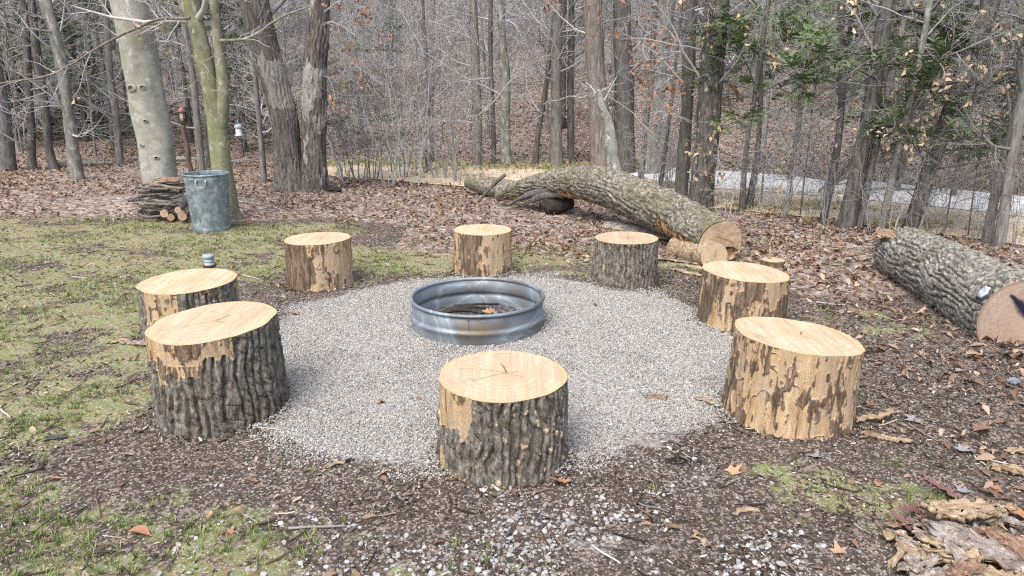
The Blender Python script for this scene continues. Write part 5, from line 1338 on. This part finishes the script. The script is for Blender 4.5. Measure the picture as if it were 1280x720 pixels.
# green twin stemmed maple
mt, mbse, mP, mr, _ = tree('maple_tree', 'mossy green maple forking into two stems behind the trash can', 'tree', (283, 274), [(278, 215), (270, 150), (258, 90), (246, 35), (236, 0)], 27, 17, 'maple', 8, .3, 44, 140, 8, 4, (1, 2.2), (6, 4), 'twigpale', .5, roots=5)
Ym = mbse[1]
P = resample([at_y(274, 165, Ym), at_y(279, 125, Ym - .02), at_y(276, 80, Ym), at_y(271, 40, Ym), at_y(267, 0, Ym), at_y(258, -120, Ym), at_y(240, -300, Ym)], 90) - mbse
V, Q, T = tube(P, np.concatenate([np.linspace(.09, .066, 26), np.linspace(.066, .03, 64)]), 28, lambda x, y, s: .006 * vn(x * 9, y * 9, s * 3, 3)); mb = MB(); mb.add(V, Q, T); link('second_stem', mb.mesh('second_stem', M['maple']), mt)
add_limb(mt, mbse, [(238, 22), (226, 24), (200, 24), (165, 38), (130, 55), (90, 80), (50, 97), (0, 104), (-70, 122)], Ym - .25, .02, .007, 'stick', 11, 16, leaves=('tanleaf', .12))
add_limb(mt, mbse, [(276, 50), (292, 50), (310, 46), (335, 32), (360, 18), (386, 9)], Ym - .1, .022, .008, 'maple', 12, 6)
add_limb(mt, mbse, [(284, 152), (291, 150), (299, 145)], Ym, .014, .008, 'brown', 13, 0, name='stub')
add_limb(mt, mbse, [(232, 22), (222, 10), (205, 4), (190, -4)], Ym - .2, .012, .005, 'stick', 14, 5)
add_limb(mt, mbse, [(240, 30), (238, 60), (247, 95), (250, 112)], Ym - .3, .006, .003, 'stick', 15, 3)
hf = at_y(297, 153, Ym - .1); hb = thing('hanging_feeder', 'small tube feeder with pale blue cap hanging from the green maple', 'bird feeder', hf - np.array([0, 0, .16]))
V, Q = lathe([(.001, 0), (.05, .002), (.05, .014), (.034, .02), (.034, .1), (.001, .1)], 20); link('tube', make_mesh('tube', V, Q, None, M['milkglass']), hb)
V, Q = lathe([(.042, .098), (.044, .12), (.03, .135), (.001, .14)], 20); link('cap', make_mesh('cap', V, Q, None, M['bluelid']), hb)
V, Q, T = tube([(0, 0, .138), (.003, 0, .16), (0, 0, .19)], [.0025] * 3, 6); link('hanger', make_mesh('hanger', V, Q, T, M['wire']), hb)

# oak with two stems
ot, ob, oP, orr, _ = tree('oak_tree', 'massive dark oak with two stems from one foot and a pale bare strip', 'tree', (366, 238), [(360, 200), (354, 150), (342, 100), (328, 50), (317, 0)], 36, 35, 'oak', 10, .35, 120, 260, 21, 4, (1.6, 3), (6, 4), 'twigdark', .5, roots=5, palefn=lambda ph, z_, w: np.maximum(band(ph + 30 * w, -25, 90, 8) * band(z_ + .25 * w, 1.28, 2.0, .05), band(ph + 20 * w, -80, -48, 6) * band(z_ + .3 * w, .9, 1.75, .08)))
P = resample([at_y(391, 244, ob[1]), at_y(392, 215, ob[1]), at_y(392, 170, ob[1]), at_y(393, 120, ob[1]), at_y(396, 60, ob[1]), at_y(398, 0, ob[1]), at_y(402, -140, ob[1]), at_y(398, -320, ob[1])], 150) - ob; P[:, 2] -= .05 * (np.arange(150) < 3)
V, Q, T = tube(P, np.interp(np.arange(150), [0, 10, 40, 90, 149], [.31, .235, .195, .18, .12]), 90, trunk_disp('oak', 77)); w_ = fbm(V[:, 0] * 7, V[:, 1] * 7, V[:, 2] * 3, 4, 8); link('second_stem', make_mesh('second_stem', V, Q, T, M['oak'], True, dict(pale=sstep(.1, .2, w_ + .25 * band(V[:, 2], 1.4, 1.9, .1) - .1))), ot)
add_limb(ot, ob, [(400, 35), (412, 28), (424, 32), (438, 40), (452, 52)], ob[1] - .1, .02, .006, 'twigdark', 22, 9, 'twig', leaves=('rustleaf', .9))
add_limb(ot, ob, [(404, 95), (415, 98), (426, 92), (440, 88)], ob[1] - .1, .012, .005, 'twigdark', 23, 7, 'twig', L2=(.2, .45), leaves=('rustleaf', .9))
add_limb(ot, ob, [(404, 15), (418, 5), (436, -4), (452, 6)], ob[1] - .1, .016, .005, 'twigdark', 24, 9, 'twig', leaves=('rustleaf', .9))
q = at_z(418, 240); o = link('dark_clod', pebble_mesh('dark_clod', M['charlog'], 92, 3, .8), None, (q[0], q[1], .03)); o.scale = (.2, .16, .13); tag(o, 'dark rounded clod at the foot of the massive oak', 'clod')

# trunks that can be told apart: base, picture points, widths, bark, label
TR = [
 ((98, 224), [(90, 170), (82, 100), (70, 40), (60, 0)], 15, 9, 'lichen', 'thin grey double tree standing on the leaves before the dark evergreens', 0),
 ((90, 215), [(86, 150), (76, 90), (66, 40), (52, 0)], 10, 8, 'grey', 'slim brown tree close behind the thin grey double tree', 0),
 ((8, 213), [(2, 150), (-8, 90), (-20, 0)], 22, 17, 'grey', 'stout grey trunk cut by the edge of the photo on the woods floor', 0),
 ((22, 190), [(12, 150), (3, 110), (-8, 60)], 9, 7, 'beech', 'pale bent beech stem just behind the stout grey trunk', 0),
 ((41, 212), [(40, 190), (38, 150), (34, 60), (30, 0)], 10, 8, 'brown', 'dark brown trunk between the stout grey trunk and the mossy hump', 0),
 ((68, 212), [(60, 180), (55, 130), (46, 60), (40, 0)], 10, 8, 'brown', 'brown trunk rising behind the mossy hump', 0),
 ((150, 205), [(145, 150), (138, 90), (130, 0)], 9, 7, 'grey', 'grey trunk to the outside of the beech, by the fallen limb', 0),
 ((252, 214), [(247, 150), (240, 90), (228, 0)], 9, 7, 'grey', 'slim grey trunk seen in the gap between beech and maple', 0),
 ((262, 210), [(258, 150), (254, 90)], 7, 5, 'brown', 'thinnest brown trunk close behind the maple foot', 0),
 ((330, 228), [(327, 180), (322, 120), (312, 0)], 7, 5, 'grey', 'thin leaning stem beside the massive oak', 0),
 ((596, 206), [(597, 150), (595, 80), (591, 0)], 13, 10, 'grey', 'straight grey trunk beyond the lane above the far peeled stump', 1),
 ((617, 206), [(616, 140), (612, 80), (612, 0)], 6, 5, 'brown', 'thin dark trunk beside the straight grey trunk beyond the lane', 1),
 ((633, 207), [(632, 150), (630, 80), (626, 0)], 13, 9, 'lichen', 'lichen mottled trunk beyond the lane, above the fire ring', 1),
 ((540, 203), [(537, 130), (533, 60), (528, 0)], 6, 4, 'brown', 'thin black trunk behind the lane grass, full height', 1),
 ((669, 206), [(673, 160), (682, 110), (688, 60)], 7, 5, 'brown', 'leaning dark stem beyond the lane with bare crooked twigs', 1),
 ((695, 207), [(695, 130), (695, 60), (696, 0)], 15, 11, 'grey', 'smooth grey trunk with side twigs beyond the lane', 1),
 ((714, 205), [(714, 130), (714, 60), (714, 0)], 8, 7, 'brown', 'slim blackish trunk next to the smooth grey trunk with side twigs', 1),
 ((752, 218), [(749, 150), (745, 80), (741, 0)], 26, 22, 'shag', 'thick shaggy grey trunk right behind the broken limb', 0),
 ((780, 216), [(780, 150), (779, 80), (778, 0)], 27, 20, 'brown', 'thick brown trunk with a knob beside the shaggy grey trunk', 0),
 ((812, 217), [(818, 150), (824, 80), (834, 0)], 22, 18, 'lichen', 'pale lichened trunk standing behind the thick brown one', 1),
 ((801, 225), [(808, 160), (815, 80), (820, 0)], 7, 6, 'brown', 'thin dark stem crossing the pale lichened trunk', 0),
 ((851, 248), [(855, 180), (860, 90), (865, 0)], 16, 14, 'brown', 'smooth brown trunk next to the dark scaly oak', 0),
 ((825, 236), [(830, 200), (836, 160), (842, 110)], 6, 4, 'brown', 'crooked thin stem behind the fallen trunk', 0),
 ((876, 258), [(882, 180), (890, 90), (898, 0)], 30, 26, 'scaly', 'dark scaly oak with white flakes just behind the sawn trunk end', 0),
 ((927, 264), [(931, 210), (939, 150), (947, 100)], 7, 5, 'brown', 'thin dark forked stem carrying green hemlock sprays', 0),
 ((1029, 277), [(1044, 200), (1053, 110), (1050, 0)], 9, 7, 'brown', 'slender stem leaning beyond the leaf litter, next to the leaning brown trunk', 0),
 ((1057, 285), [(1072, 210), (1090, 120), (1108, 0)], 20, 17, 'brown', 'leaning brown trunk with an arching branch at the gravel road', 0),
 ((1073, 284), [(1086, 220), (1108, 110), (1134, 0)], 10, 8, 'grey', 'slim grey stem hugging the leaning brown trunk', 0),
 ((1100, 290), [(1117, 220), (1138, 120), (1165, 0)], 9, 7, 'lichen', 'pale lichened stem leaning over the far end of the thick log', 0),
 ((1138, 289), [(1160, 220), (1195, 120), (1243, 0)], 18, 16, 'brown', 'strongly leaning brown trunk behind the thick log', 0),
 ((1145, 287), [(1165, 220), (1190, 150), (1222, 60)], 9, 7, 'brown', 'second stem pressed to the strongly leaning brown trunk', 0),
 ((1232, 303), [(1243, 250), (1262, 180), (1285, 90)], 11, 9, 'grey', 'grey stem behind the thick log near the photo edge', 0),
 ((1248, 310), [(1258, 250), (1270, 180), (1290, 60)], 14, 12, 'grey', 'forked grey trunk behind the thick log', 0),
 ((1036, 243), [(1040, 225), (1050, 215)], 12, 10, 'brown', 'short leaning snag beyond the gravel road under the hemlock', 1),
]
for k, (bpx, mids, w0, w1, bk, lb, far_) in enumerate(TR):
    big = w0 > 18
    lv = None; tw = 'twig'; nb = 9; t0 = .2
    if bpx[0] > 900: tw = 'twigdark'
    if k in (24, 29, 28): lv = ('tanleaf', 70, .05, .09, 3.0)
    if k in (17,): lv = ('rustleaf', 60, .07, .12, 3.4)
    if k in (21,): lv = ('rustleaf', 70, .07, .12, 3.4)
    rough_ = bk in ('shag', 'scaly', 'oak')
    tree('bare_tree', lb, 'tree', bpx, mids, w0, w1, bk, 9, .13 if big else .08, 60 if rough_ else (30 if big else 14), 130 if rough_ else 60, 300 + k * 7, 14 if not big else 7, (.5, 1.7) if not far_ else (1, 2.6), (6, 4) if not far_ else (6, 5), tw, t0 if not big else .33, (40, 85), 0, 'tree trunks one can tell apart along the wood edge', lv, .04, .38, .02)
# arching branches on the east side
def find(lb):
    return next(o for o in COL.objects if o.get('label') == lb)
tb = find('leaning brown trunk with an arching branch at the gravel road'); b_ = np.array(tb.location)
add_limb(tb, b_, [(1104, 18), (1120, 13), (1140, 12), (1160, 18), (1182, 30), (1205, 38), (1240, 34), (1280, 27)], b_[1], .03, .015, 'brown', 31, 10, 'twigdark', leaves=('tanleaf', .03))
add_limb(tb, b_, [(1098, 84), (1110, 79), (1128, 79), (1146, 88), (1160, 105), (1172, 125)], b_[1], .028, .02, 'brown', 32, 9, 'twigdark')
add_limb(tb, b_, [(1105, 55), (1120, 55), (1128, 68), (1134, 90), (1138, 105)], b_[1] + .1, .018, .01, 'brown', 33, 5, 'twigdark')
add_limb(tb, b_, [(1098, 44), (1092, 55), (1078, 62), (1060, 68), (1035, 74)], b_[1], .014, .006, 'brown', 34, 7, 'twigdark')
tb = find('strongly leaning brown trunk behind the thick log'); b_ = np.array(tb.location)
add_limb(tb, b_, [(1196, 110), (1215, 106), (1235, 104), (1252, 106), (1264, 120), (1280, 145)], b_[1], .014, .008, 'brown', 35, 8, 'twigdark', leaves=('tanleaf', .05))
add_limb(tb, b_, [(1226, 36), (1232, 60), (1236, 90), (1240, 110)], b_[1], .012, .006, 'brown', 36, 5, 'twigdark')
add_limb(tb, b_, [(1178, 172), (1192, 165), (1204, 180), (1212, 200)], b_[1], .012, .006, 'brown', 37, 8, 'twig', leaves=('tanleaf', .6))
add_limb(tb, b_, [(1160, 205), (1148, 190), (1138, 175), (1126, 168)], b_[1] - .1, .01, .005, 'brown', 38, 8, 'twig', leaves=('tanleaf', .7))
tl1 = find('leaning brown trunk with an arching branch at the gravel road'); tl2 = tb
for k, (tt_, pts_, mt_) in enumerate(((tl1, [(1098, 100), (1070, 86), (1035, 82), (1000, 98)], 'needles'), (tl1, [(1104, 42), (1080, 40), (1050, 48), (1022, 62)], 'needleslight'), (tl1, [(1105, 52), (1140, 44), (1165, 52), (1190, 70)], 'needles'), (tl2, [(1204, 100), (1170, 108), (1140, 116), (1112, 132)], 'needles'), (tl2, [(1222, 60), (1250, 72), (1275, 74), (1310, 84)], 'needles'),
    (tl2, [(1192, 128), (1225, 142), (1255, 152), (1300, 158)], 'needles'), (tl2, [(1174, 172), (1215, 180), (1250, 186), (1295, 178)], 'needles'), (tl2, [(1214, 78), (1186, 66), (1160, 70), (1132, 84)], 'needleslight'), (tl2, [(1234, 20), (1262, 22), (1300, 36)], 'needles'), (tl2, [(1182, 150), (1150, 152), (1122, 166)], 'needles'))):
    b_ = np.array(tt_.location); add_limb(tt_, b_, [(*q, .25 * (j_ % 2) * (1 if k % 2 else -1)) for j_, q in enumerate(pts_)], b_[1] + (.3 if k % 3 else -.2), .012, .004, 'brown', 60 + k, 9, 'twigdark', 'spray_limb', (.25, .6), None, mt_)
tb = find('thin dark forked stem carrying green hemlock sprays'); b_ = np.array(tb.location)
for k, (pts_, mt_) in enumerate((([(945, 112), (935, 85), (925, 66), (915, 58)], 'needleslight'), ([(946, 105), (960, 62), (985, 44), (1000, 40)], 'needleslight'), ([(944, 125), (965, 108), (990, 100), (1008, 98)], 'needles'))):
    add_limb(tb, b_, pts_, b_[1] + .2, .01, .003, 'brown', 80 + k, 7, 'twigdark', 'spray_limb', (.2, .45), None, mt_)
tb = find('dark scaly oak with white flakes just behind the sawn trunk end'); b_ = np.array(tb.location)
add_limb(tb, b_, [(905, 30), (918, 27), (930, 35), (936, 45)], b_[1], .014, .007, 'twigdark', 39, 6, 'twigpale')
add_limb(tb, b_, [(905, 50), (925, 32), (945, 12), (962, -5)], b_[1], .014, .008, 'twigdark', 40, 6, 'twig')
tb = find('thin dark forked stem carrying green hemlock sprays'); b_ = np.array(tb.location)
add_limb(tb, b_, [(930, 200), (915, 195), (902, 190), (893, 196)], b_[1], .008, .004, 'brown', 41, 9, 'twigpale', leaves=('tanleaf', .9))
add_limb(tb, b_, [(931, 205), (945, 200), (955, 195), (965, 198)], b_[1] + .1, .008, .004, 'brown', 42, 6, 'twigpale', leaves=('tanleaf', .8))
tb = find('smooth brown trunk next to the dark scaly oak'); b_ = np.array(tb.location)
add_limb(tb, b_, [(860, 25), (840, 18), (815, 14), (780, 22), (752, 28)], b_[1] - .3, .014, .005, 'twigdark', 43, 12, 'twig', leaves=('rustleaf', .7), L2=(.15, .4))
add_limb(tb, b_, [(858, 80), (842, 70), (825, 68), (808, 74)], b_[1] - .2, .01, .004, 'twigdark', 44, 8, 'twig', leaves=('rustleaf', .5), L2=(.12, .35))

# hemlocks: branches with flat needle sprays
def hemlock(name, label, b, Ht, r0, nb, L, mat, seed, z0=.2, lean=(0, 0), group=None, twn=7, bark='brown', ang=(65, 95)):
    r = np.random.default_rng(seed); t = thing(name, label, 'tree', b, 0, group)
    z_ = np.linspace(0, 1, 30); P = np.stack([lean[0] * z_ * Ht + .05 * np.sin(z_ * 5), lean[1] * z_ * Ht, z_ * Ht - .1], 1)
    rd = np.linspace(r0, .01, 30); V, Q, T = tube(P, rd, 12, lambda x, y, s: .01 * vn(x * 9, y * 9, s * 2, seed)); mb = MB(); mb.add(V, Q, T); link('trunk', mb.mesh('trunk', M[bark]), t)
    p1, q1 = branch_level(r, P[None], rd[None], nb, L, ang, 8, .08, -.03, z0, 1, .35, .2, .02)
    p2, q2 = branch_level(r, p1, q1, twn, (.25 * L[0], .4 * L[1]), (35, 60), 5, .08, -.03, .15, 1, .6, .3, .006, .9)
    p3, q3 = branch_level(r, p2, q2, 4, (.1, .3), (30, 55), 4, .06, -.03, .1, 1, .7, .4, .003, .9)
    mb = MB(); mb.add(*tubes_batch(p1, q1, 5)); mb.add(*tubes_batch(p2, q2, 3)); link('branches', mb.mesh('branches', M['twigdark']), t)
    S = np.concatenate([p2[:, ::1].reshape(len(p2), -1, 3)[:, [0, 2, 4]].reshape(-1, 3, 3), p3[:, [0, 2, 3]]])
    link('foliage', spray_mesh(r, S, mat), t)
    return t
HB = [((20, 180), 4.5), ((62, 176), 5), ((108, 177), 4.6), ((142, 182), 4), ((128, 168), 5.5), ((238, 178), 3.6), ((305, 190), 3.4), ((-30, 176), 5), ((85, 166), 6), ((450, 186), 2.4), ((30, 160), 6.5), ((290, 170), 5)]
HL = ['dark hemlock at the wood edge behind the stout grey trunk', 'dark hemlock behind the brown trunk on the mossy hump', 'dark hemlock behind the thin grey double tree', 'low dark hemlock just outside the beech', 'taller hemlock deeper in the wood beside the beech', 'small hemlock seen between beech and maple', 'small hemlock between maple and massive oak', 'dark hemlock at the very edge of the wood', 'tall hemlock deeper in the wood behind the grey double tree', 'sparse hemlock sapling beyond the massive oak', 'tallest hemlock deep in the wood behind the stout trunk', 'hemlock deep in the wood behind the hanging feeder']
for k, ((px, py), Ht) in enumerate(HB):
    b_ = at_ground(px, py); hemlock('hemlock_tree', HL[k], b_, Ht, .07, 26, (.9, 1.7), 'needles', 700 + k, .05, group='dark hemlocks in the wood')
HE = [((934, 262), 2.6, (.9, 1.5), 'needleslight', .4, 'bright green hemlock sapling beside the dark scaly oak', (.02, 0)), ((985, 226), 3.4, (1.2, 2.0), 'needles', .5, 'hemlock sapling with drooping sprays beyond the gravel road', (.03, 0)), ((1035, 236), 3.6, (1.2, 2.2), 'needleslight', .55, 'hemlock with spread green sprays behind the leaning brown trunk', (.02, 0)),
      ((1120, 240), 3.2, (1.2, 2.2), 'needles', .3, 'hemlock behind the pale lichened stem', (0, 0)), ((1190, 246), 3.4, (1.3, 2.3), 'needles', .25, 'full hemlock behind the strongly leaning trunk', (0, 0)), ((1240, 252), 3.8, (1.3, 2.2), 'needles', .3, 'hemlock beside the forked grey trunk', (0, 0)), ((1275, 240), 5, (1.4, 2.2), 'needles', .3, 'tall hemlock at the far bend of the gravel road', (0, 0)), ((1090, 205), 5, (1.4, 2.4), 'needles', .3, 'hemlock up the slope behind the leaning trunks', (0, 0))]
for k, ((px, py), Ht, L, mat, z0, lb, ln_) in enumerate(HE):
    b_ = at_ground(px, py); hemlock('hemlock_tree', lb, b_, Ht, .05, 17 if k else 9, (L[0] * .9, L[1] * .9), mat, 740 + k, z0, ln_, 'hemlocks along the gravel road', 6)

# bare saplings and wood-edge shrubs: a few shapes, copied
def sapling_proto(kind, seed):
    r = np.random.default_rng(seed); mbt, mbb = MB(), MB()
    if kind == 'shrub':
        stems = []
        for k in range(6):
            a_ = r.random() * 6.28; ln = r.uniform(1.3, 2.6); d = np.array([math.cos(a_) * r.uniform(.08, .35), math.sin(a_) * r.uniform(.08, .35), 1.0]); P = np.array([d * ln * q + np.array([.08 * r.normal(), .08 * r.normal(), 0]) * q + np.array([math.cos(a_), math.sin(a_), 0]) * .08 for q in np.linspace(0, 1, 8)]); P[0, 2] = -.05
            stems.append((P, np.linspace(r.uniform(.006, .013), .002, 8)))
        P = np.array([s[0] for s in stems]); rd = np.array([s[1] for s in stems]); n1, n2, L1 = 5, 3, (.35, .8)
    else:
        Ht = r.uniform(4.5, 7); k = np.linspace(0, 1, 16); P = np.stack([.15 * vn(k * 3, 0, 0, seed) * k + .1 * r.normal() * k * Ht * .4, .15 * vn(k * 3, 5, 0, seed) * k, k * Ht - .05], 1)[None]; rd = np.linspace(r.uniform(.02, .04), .004, 16)[None]; n1, n2, L1 = 34, 7, (.7, 1.7)
    V, Q = tubes_batch(P, rd, 7); mbt.add(V, Q)
    p1, q1 = branch_level(r, P, rd, n1, L1, (35, 75), 6, .16, .05, .12, 1, .5, .2, .012); p2, q2 = branch_level(r, p1, q1, n2, (.2, .7), (30, 60), 5, .18, .03, .15, 1, .6, .3, .005); p3, q3 = branch_level(r, p2, q2, 3, (.1, .35), (25, 55), 3, .15, .03, .3, 1, .7, .4, .003)
    mbb.add(*tubes_batch(p1, q1, 4)); mbb.add(*tubes_batch(p2, np.maximum(q2, .0022), 3)); mbb.add(*tubes_batch(p3, np.maximum(q3, .0018), 3))
    return mbt, mbb, p3
def far_tree_proto(seed):
    r = np.random.default_rng(seed); mbt, mbb = MB(), MB(); Ht = r.uniform(13, 18); k = np.linspace(0, 1, 24)
    P = np.stack([.5 * vn(k * 3, 0, 0, seed) * k + r.normal() * .5 * k, .5 * vn(k * 3, 5, 0, seed) * k + r.normal() * .4 * k, k * Ht - .2], 1); rd = np.interp(k, [0, .03, 1], [.2, .15, .03])
    V, Q, T = tube(P, rd, 12, lambda x, y, s: .02 * vn(x * 6, y * 6, s * 1.5, seed)); mbt.add(V, Q, T)
    p1, q1 = branch_level(r, P[None], rd[None], 26, (1.6, 4.0), (40, 80), 8, .16, .06, .12, 1, .4, .15, .06); p2, q2 = branch_level(r, p1, q1, 7, (.6, 1.8), (30, 60), 5, .18, .04, .2, 1, .6, .25, .02); p3, q3 = branch_level(r, p2, q2, 4, (.3, .9), (25, 55), 4, .18, .03, .2, 1, .7, .3, .007)
    mbb.add(*tubes_batch(p1, q1, 5)); mbb.add(*tubes_batch(p2, q2, 4)); mbb.add(*tubes_batch(p3, np.maximum(q3, .004), 3))
    return mbt, mbb
def proto_thing(name, label, cat, group, mt_, mb_, b1, b2):
    t = thing(name, label, cat, (0, 0, -200), 0, group); KIDS[t.name] = [link('trunk' if name != 'bare_shrub' else 'stem', mt_.mesh('trunk', M[b1]), t), link('branches', mb_.mesh('branches', M[b2]), t)]
    return t
used = set()
def put(pr, x, y, sc, rz, label=None):
    z_ = float(terrain(x, y))
    if pr.name not in used:
        used.add(pr.name); pr.location = (x, y, z_); pr.rotation_euler[2] = rz; pr.scale = (sc,) * 3
        if label: pr['label'] = label
        return pr
    return dup(pr, (x, y, z_), rz, sc, label)
SHL = ['twiggy grey bare shrub at the wood edge', 'bare shrub of thin dark stems at the wood edge', 'pale twigged bare shrub at the wood edge']
SHR = [proto_thing('bare_shrub', SHL[k % 3], 'shrub', ('grey bare shrubs along the wood edge', 'dark bare shrubs along the wood edge', 'pale bare shrubs along the wood edge')[k % 3], *sapling_proto('shrub', 900 + k)[:2], ('twig', 'twigdark', 'twig')[k % 3], ('twig', 'twigdark', 'twigpale')[k % 3]) for k in range(6)]
SAL = ['slim grey sapling with fine ascending twigs', 'slim brown stemmed sapling with grey ascending twigs', 'slim pale twigged sapling']
SAP = [proto_thing('bare_sapling', SAL[k % 3], 'sapling', ('grey saplings in the understorey', 'dark saplings in the understorey', 'pale twigged saplings in the understorey')[k % 3], *sapling_proto('sap', 920 + k)[:2], ('grey', 'brown', 'grey')[k % 3], ('twig', 'twig', 'twigpale')[k % 3]) for k in range(9)]
TRL = ['bare grey forest tree on the wooded slope', 'bare brown forest tree on the wooded slope', 'bare lichen pale forest tree on the wooded slope']
FTP = [proto_thing('forest_tree', TRL[k % 3], 'tree', ('bare grey trees on the wooded slope', 'bare brown trees on the wooded slope', 'pale lichened trees on the wooded slope')[k % 3], *far_tree_proto(950 + k), ('grey', 'brown', 'lichen')[k % 3], ('twig', 'twigdark', 'twig')[k % 3]) for k in range(6)]
# shrubs along the wood edge
spots = []
for px in np.arange(432, 575, 17): spots.append((px + trng.normal() * 3, trng.uniform(214, 236), trng.uniform(.75, 1.25)))
for px in np.arange(905, 1275, 26): spots.append((px + trng.normal() * 4, 262 + (px - 905) * .115 + trng.uniform(-4, 10), trng.uniform(.3, .6)))
for px in np.arange(810, 870, 14): spots.append((px, trng.uniform(232, 240), trng.uniform(.4, .8)))
for k, (px, py, sc) in enumerate(spots):
    q = at_ground(px, py); put(SHR[trng.integers(6)], q[0], q[1], sc, trng.random() * 6.28)
# saplings: along the edge and up the slope
n_ = 0
for k in range(4000):
    y = 12.5 + 30 * trng.random() ** 1.6; x = trng.uniform(-.95, .95) * y
    if not lane_free(np.array([x]), np.array([y]))[0] or y < hill_start(x) - .2 - 2.6 * (x < -4.2): continue
    if abs(x - .6 * 0) < 3 and y < 17: continue
    put(SAP[trng.integers(9)], x, y, trng.uniform(.55, 1.05), trng.random() * 6.28); n_ += 1
    if n_ >= 190: break
for px, py in ((442, 222), (478, 226), (506, 224), (520, 220), (462, 219), (150, 200), (120, 196), (330, 214), (432, 216), (490, 216), (205, 196), (60, 196), (950, 262), (1000, 270), (1180, 290), (1210, 296), (985, 264)):
    q = at_ground(px, py); put(SAP[trng.integers(9)], q[0], q[1], trng.uniform(.35, .7), trng.random() * 6.28)
n_ = 0; placed = []
for k in range(6000):
    y = 17 + 42 * trng.random() ** 1.15; x = trng.uniform(-.95, .95) * y
    if y < hill_start(x) + 1 or any((x - a_) ** 2 + (y - b2_) ** 2 < 2.2 for a_, b2_ in placed): continue
    placed.append((x, y)); put(FTP[trng.integers(6)], x, y, trng.uniform(.35, .95), trng.random() * 6.28); n_ += 1
    if n_ >= 170: break
# the far-off wood and its brush, one mass each
def mass(name, protos, pts, size, seed):
    ms = []
    for mt_, mb_, m1, m2 in protos:
        a_ = mt_; a2 = MB(); a2.V = a_.V + mb_.V; a2.n = a_.n + mb_.n
        a2.Q = a_.Q + [q + a_.n for q in mb_.Q]; a2.T = list(a_.T)
        me = a2.mesh(name, M[m2]); ms.append(me)
    return scatter(name, pts, proto_coll(name, ms), len(ms), size, .05, seed=seed)
K = 2000; y = 36 + 80 * trng.random(K); x = trng.uniform(-1, 1, K) * y * .98
mass('distant_wood', [(*far_tree_proto(980 + k), '', 'twig' if k % 2 else 'twigdark') for k in range(4)], on_ground(x, y), (.6, 1.2), 21)
K = 1900; y = 16.5 + 55 * trng.random(K) ** .8; x = trng.uniform(-1, 1, K) * y * .95
keep = (y > hill_start(x) + .9 + 4.0 * (np.abs(x) < 5)) & lane_free(x, y)
mass('woodland_brush', [(*sapling_proto('shrub', 990 + k)[:2], '', ('twig', 'twigdark', 'twigpale')[k % 3]) for k in range(6)], on_ground(x[keep], y[keep]), (.5, 2.0), 22)
# fallen timber on the woods floor
for (a_, b2_, r0, lb) in (((55, 212), (140, 206), .07, 'grey fallen log on the woods floor behind the mossy hump'), ((168, 200), (300, 205), .06, 'grey fallen log on the woods floor behind the beech')):
    p0, p1_ = at_ground(*a_), at_ground(*b2_); simple_log('fallen_log', lb, 'log', [p0 + (0, 0, r0 * .6), .5 * (p0 + p1_) + (0, .1, r0 * .8), p1_ + (0, 0, r0 * .5)], [r0, r0 * .9, r0 * .6], 'greylog', 171, 20, 40, .006)
# overhead cables
for (pp, lb) in (([(500, 52, 24), (860, 44, 19), (1060, 32, 16.5), (1290, 4, 14.5), (1700, -60, 12)], 'upper thin overhead cable crossing in front of the wooded slope'), ([(500, 112, 24), (860, 98, 19), (1060, 90, 16.5), (1290, 66, 14.5), (1700, 20, 12)], 'lower thin overhead cable crossing in front of the wooded slope')):
    P_ = resample([at_y(*q) for q in pp], 60); V, Q, T = tube(P_ - P_[0], np.full(60, .007), 6); mb = MB(); mb.add(V, Q, T); o = link('overhead_cable', mb.mesh('overhead_cable', M['cable']), None, P_[0]); tag(o, lb, 'cable', 'overhead cables')
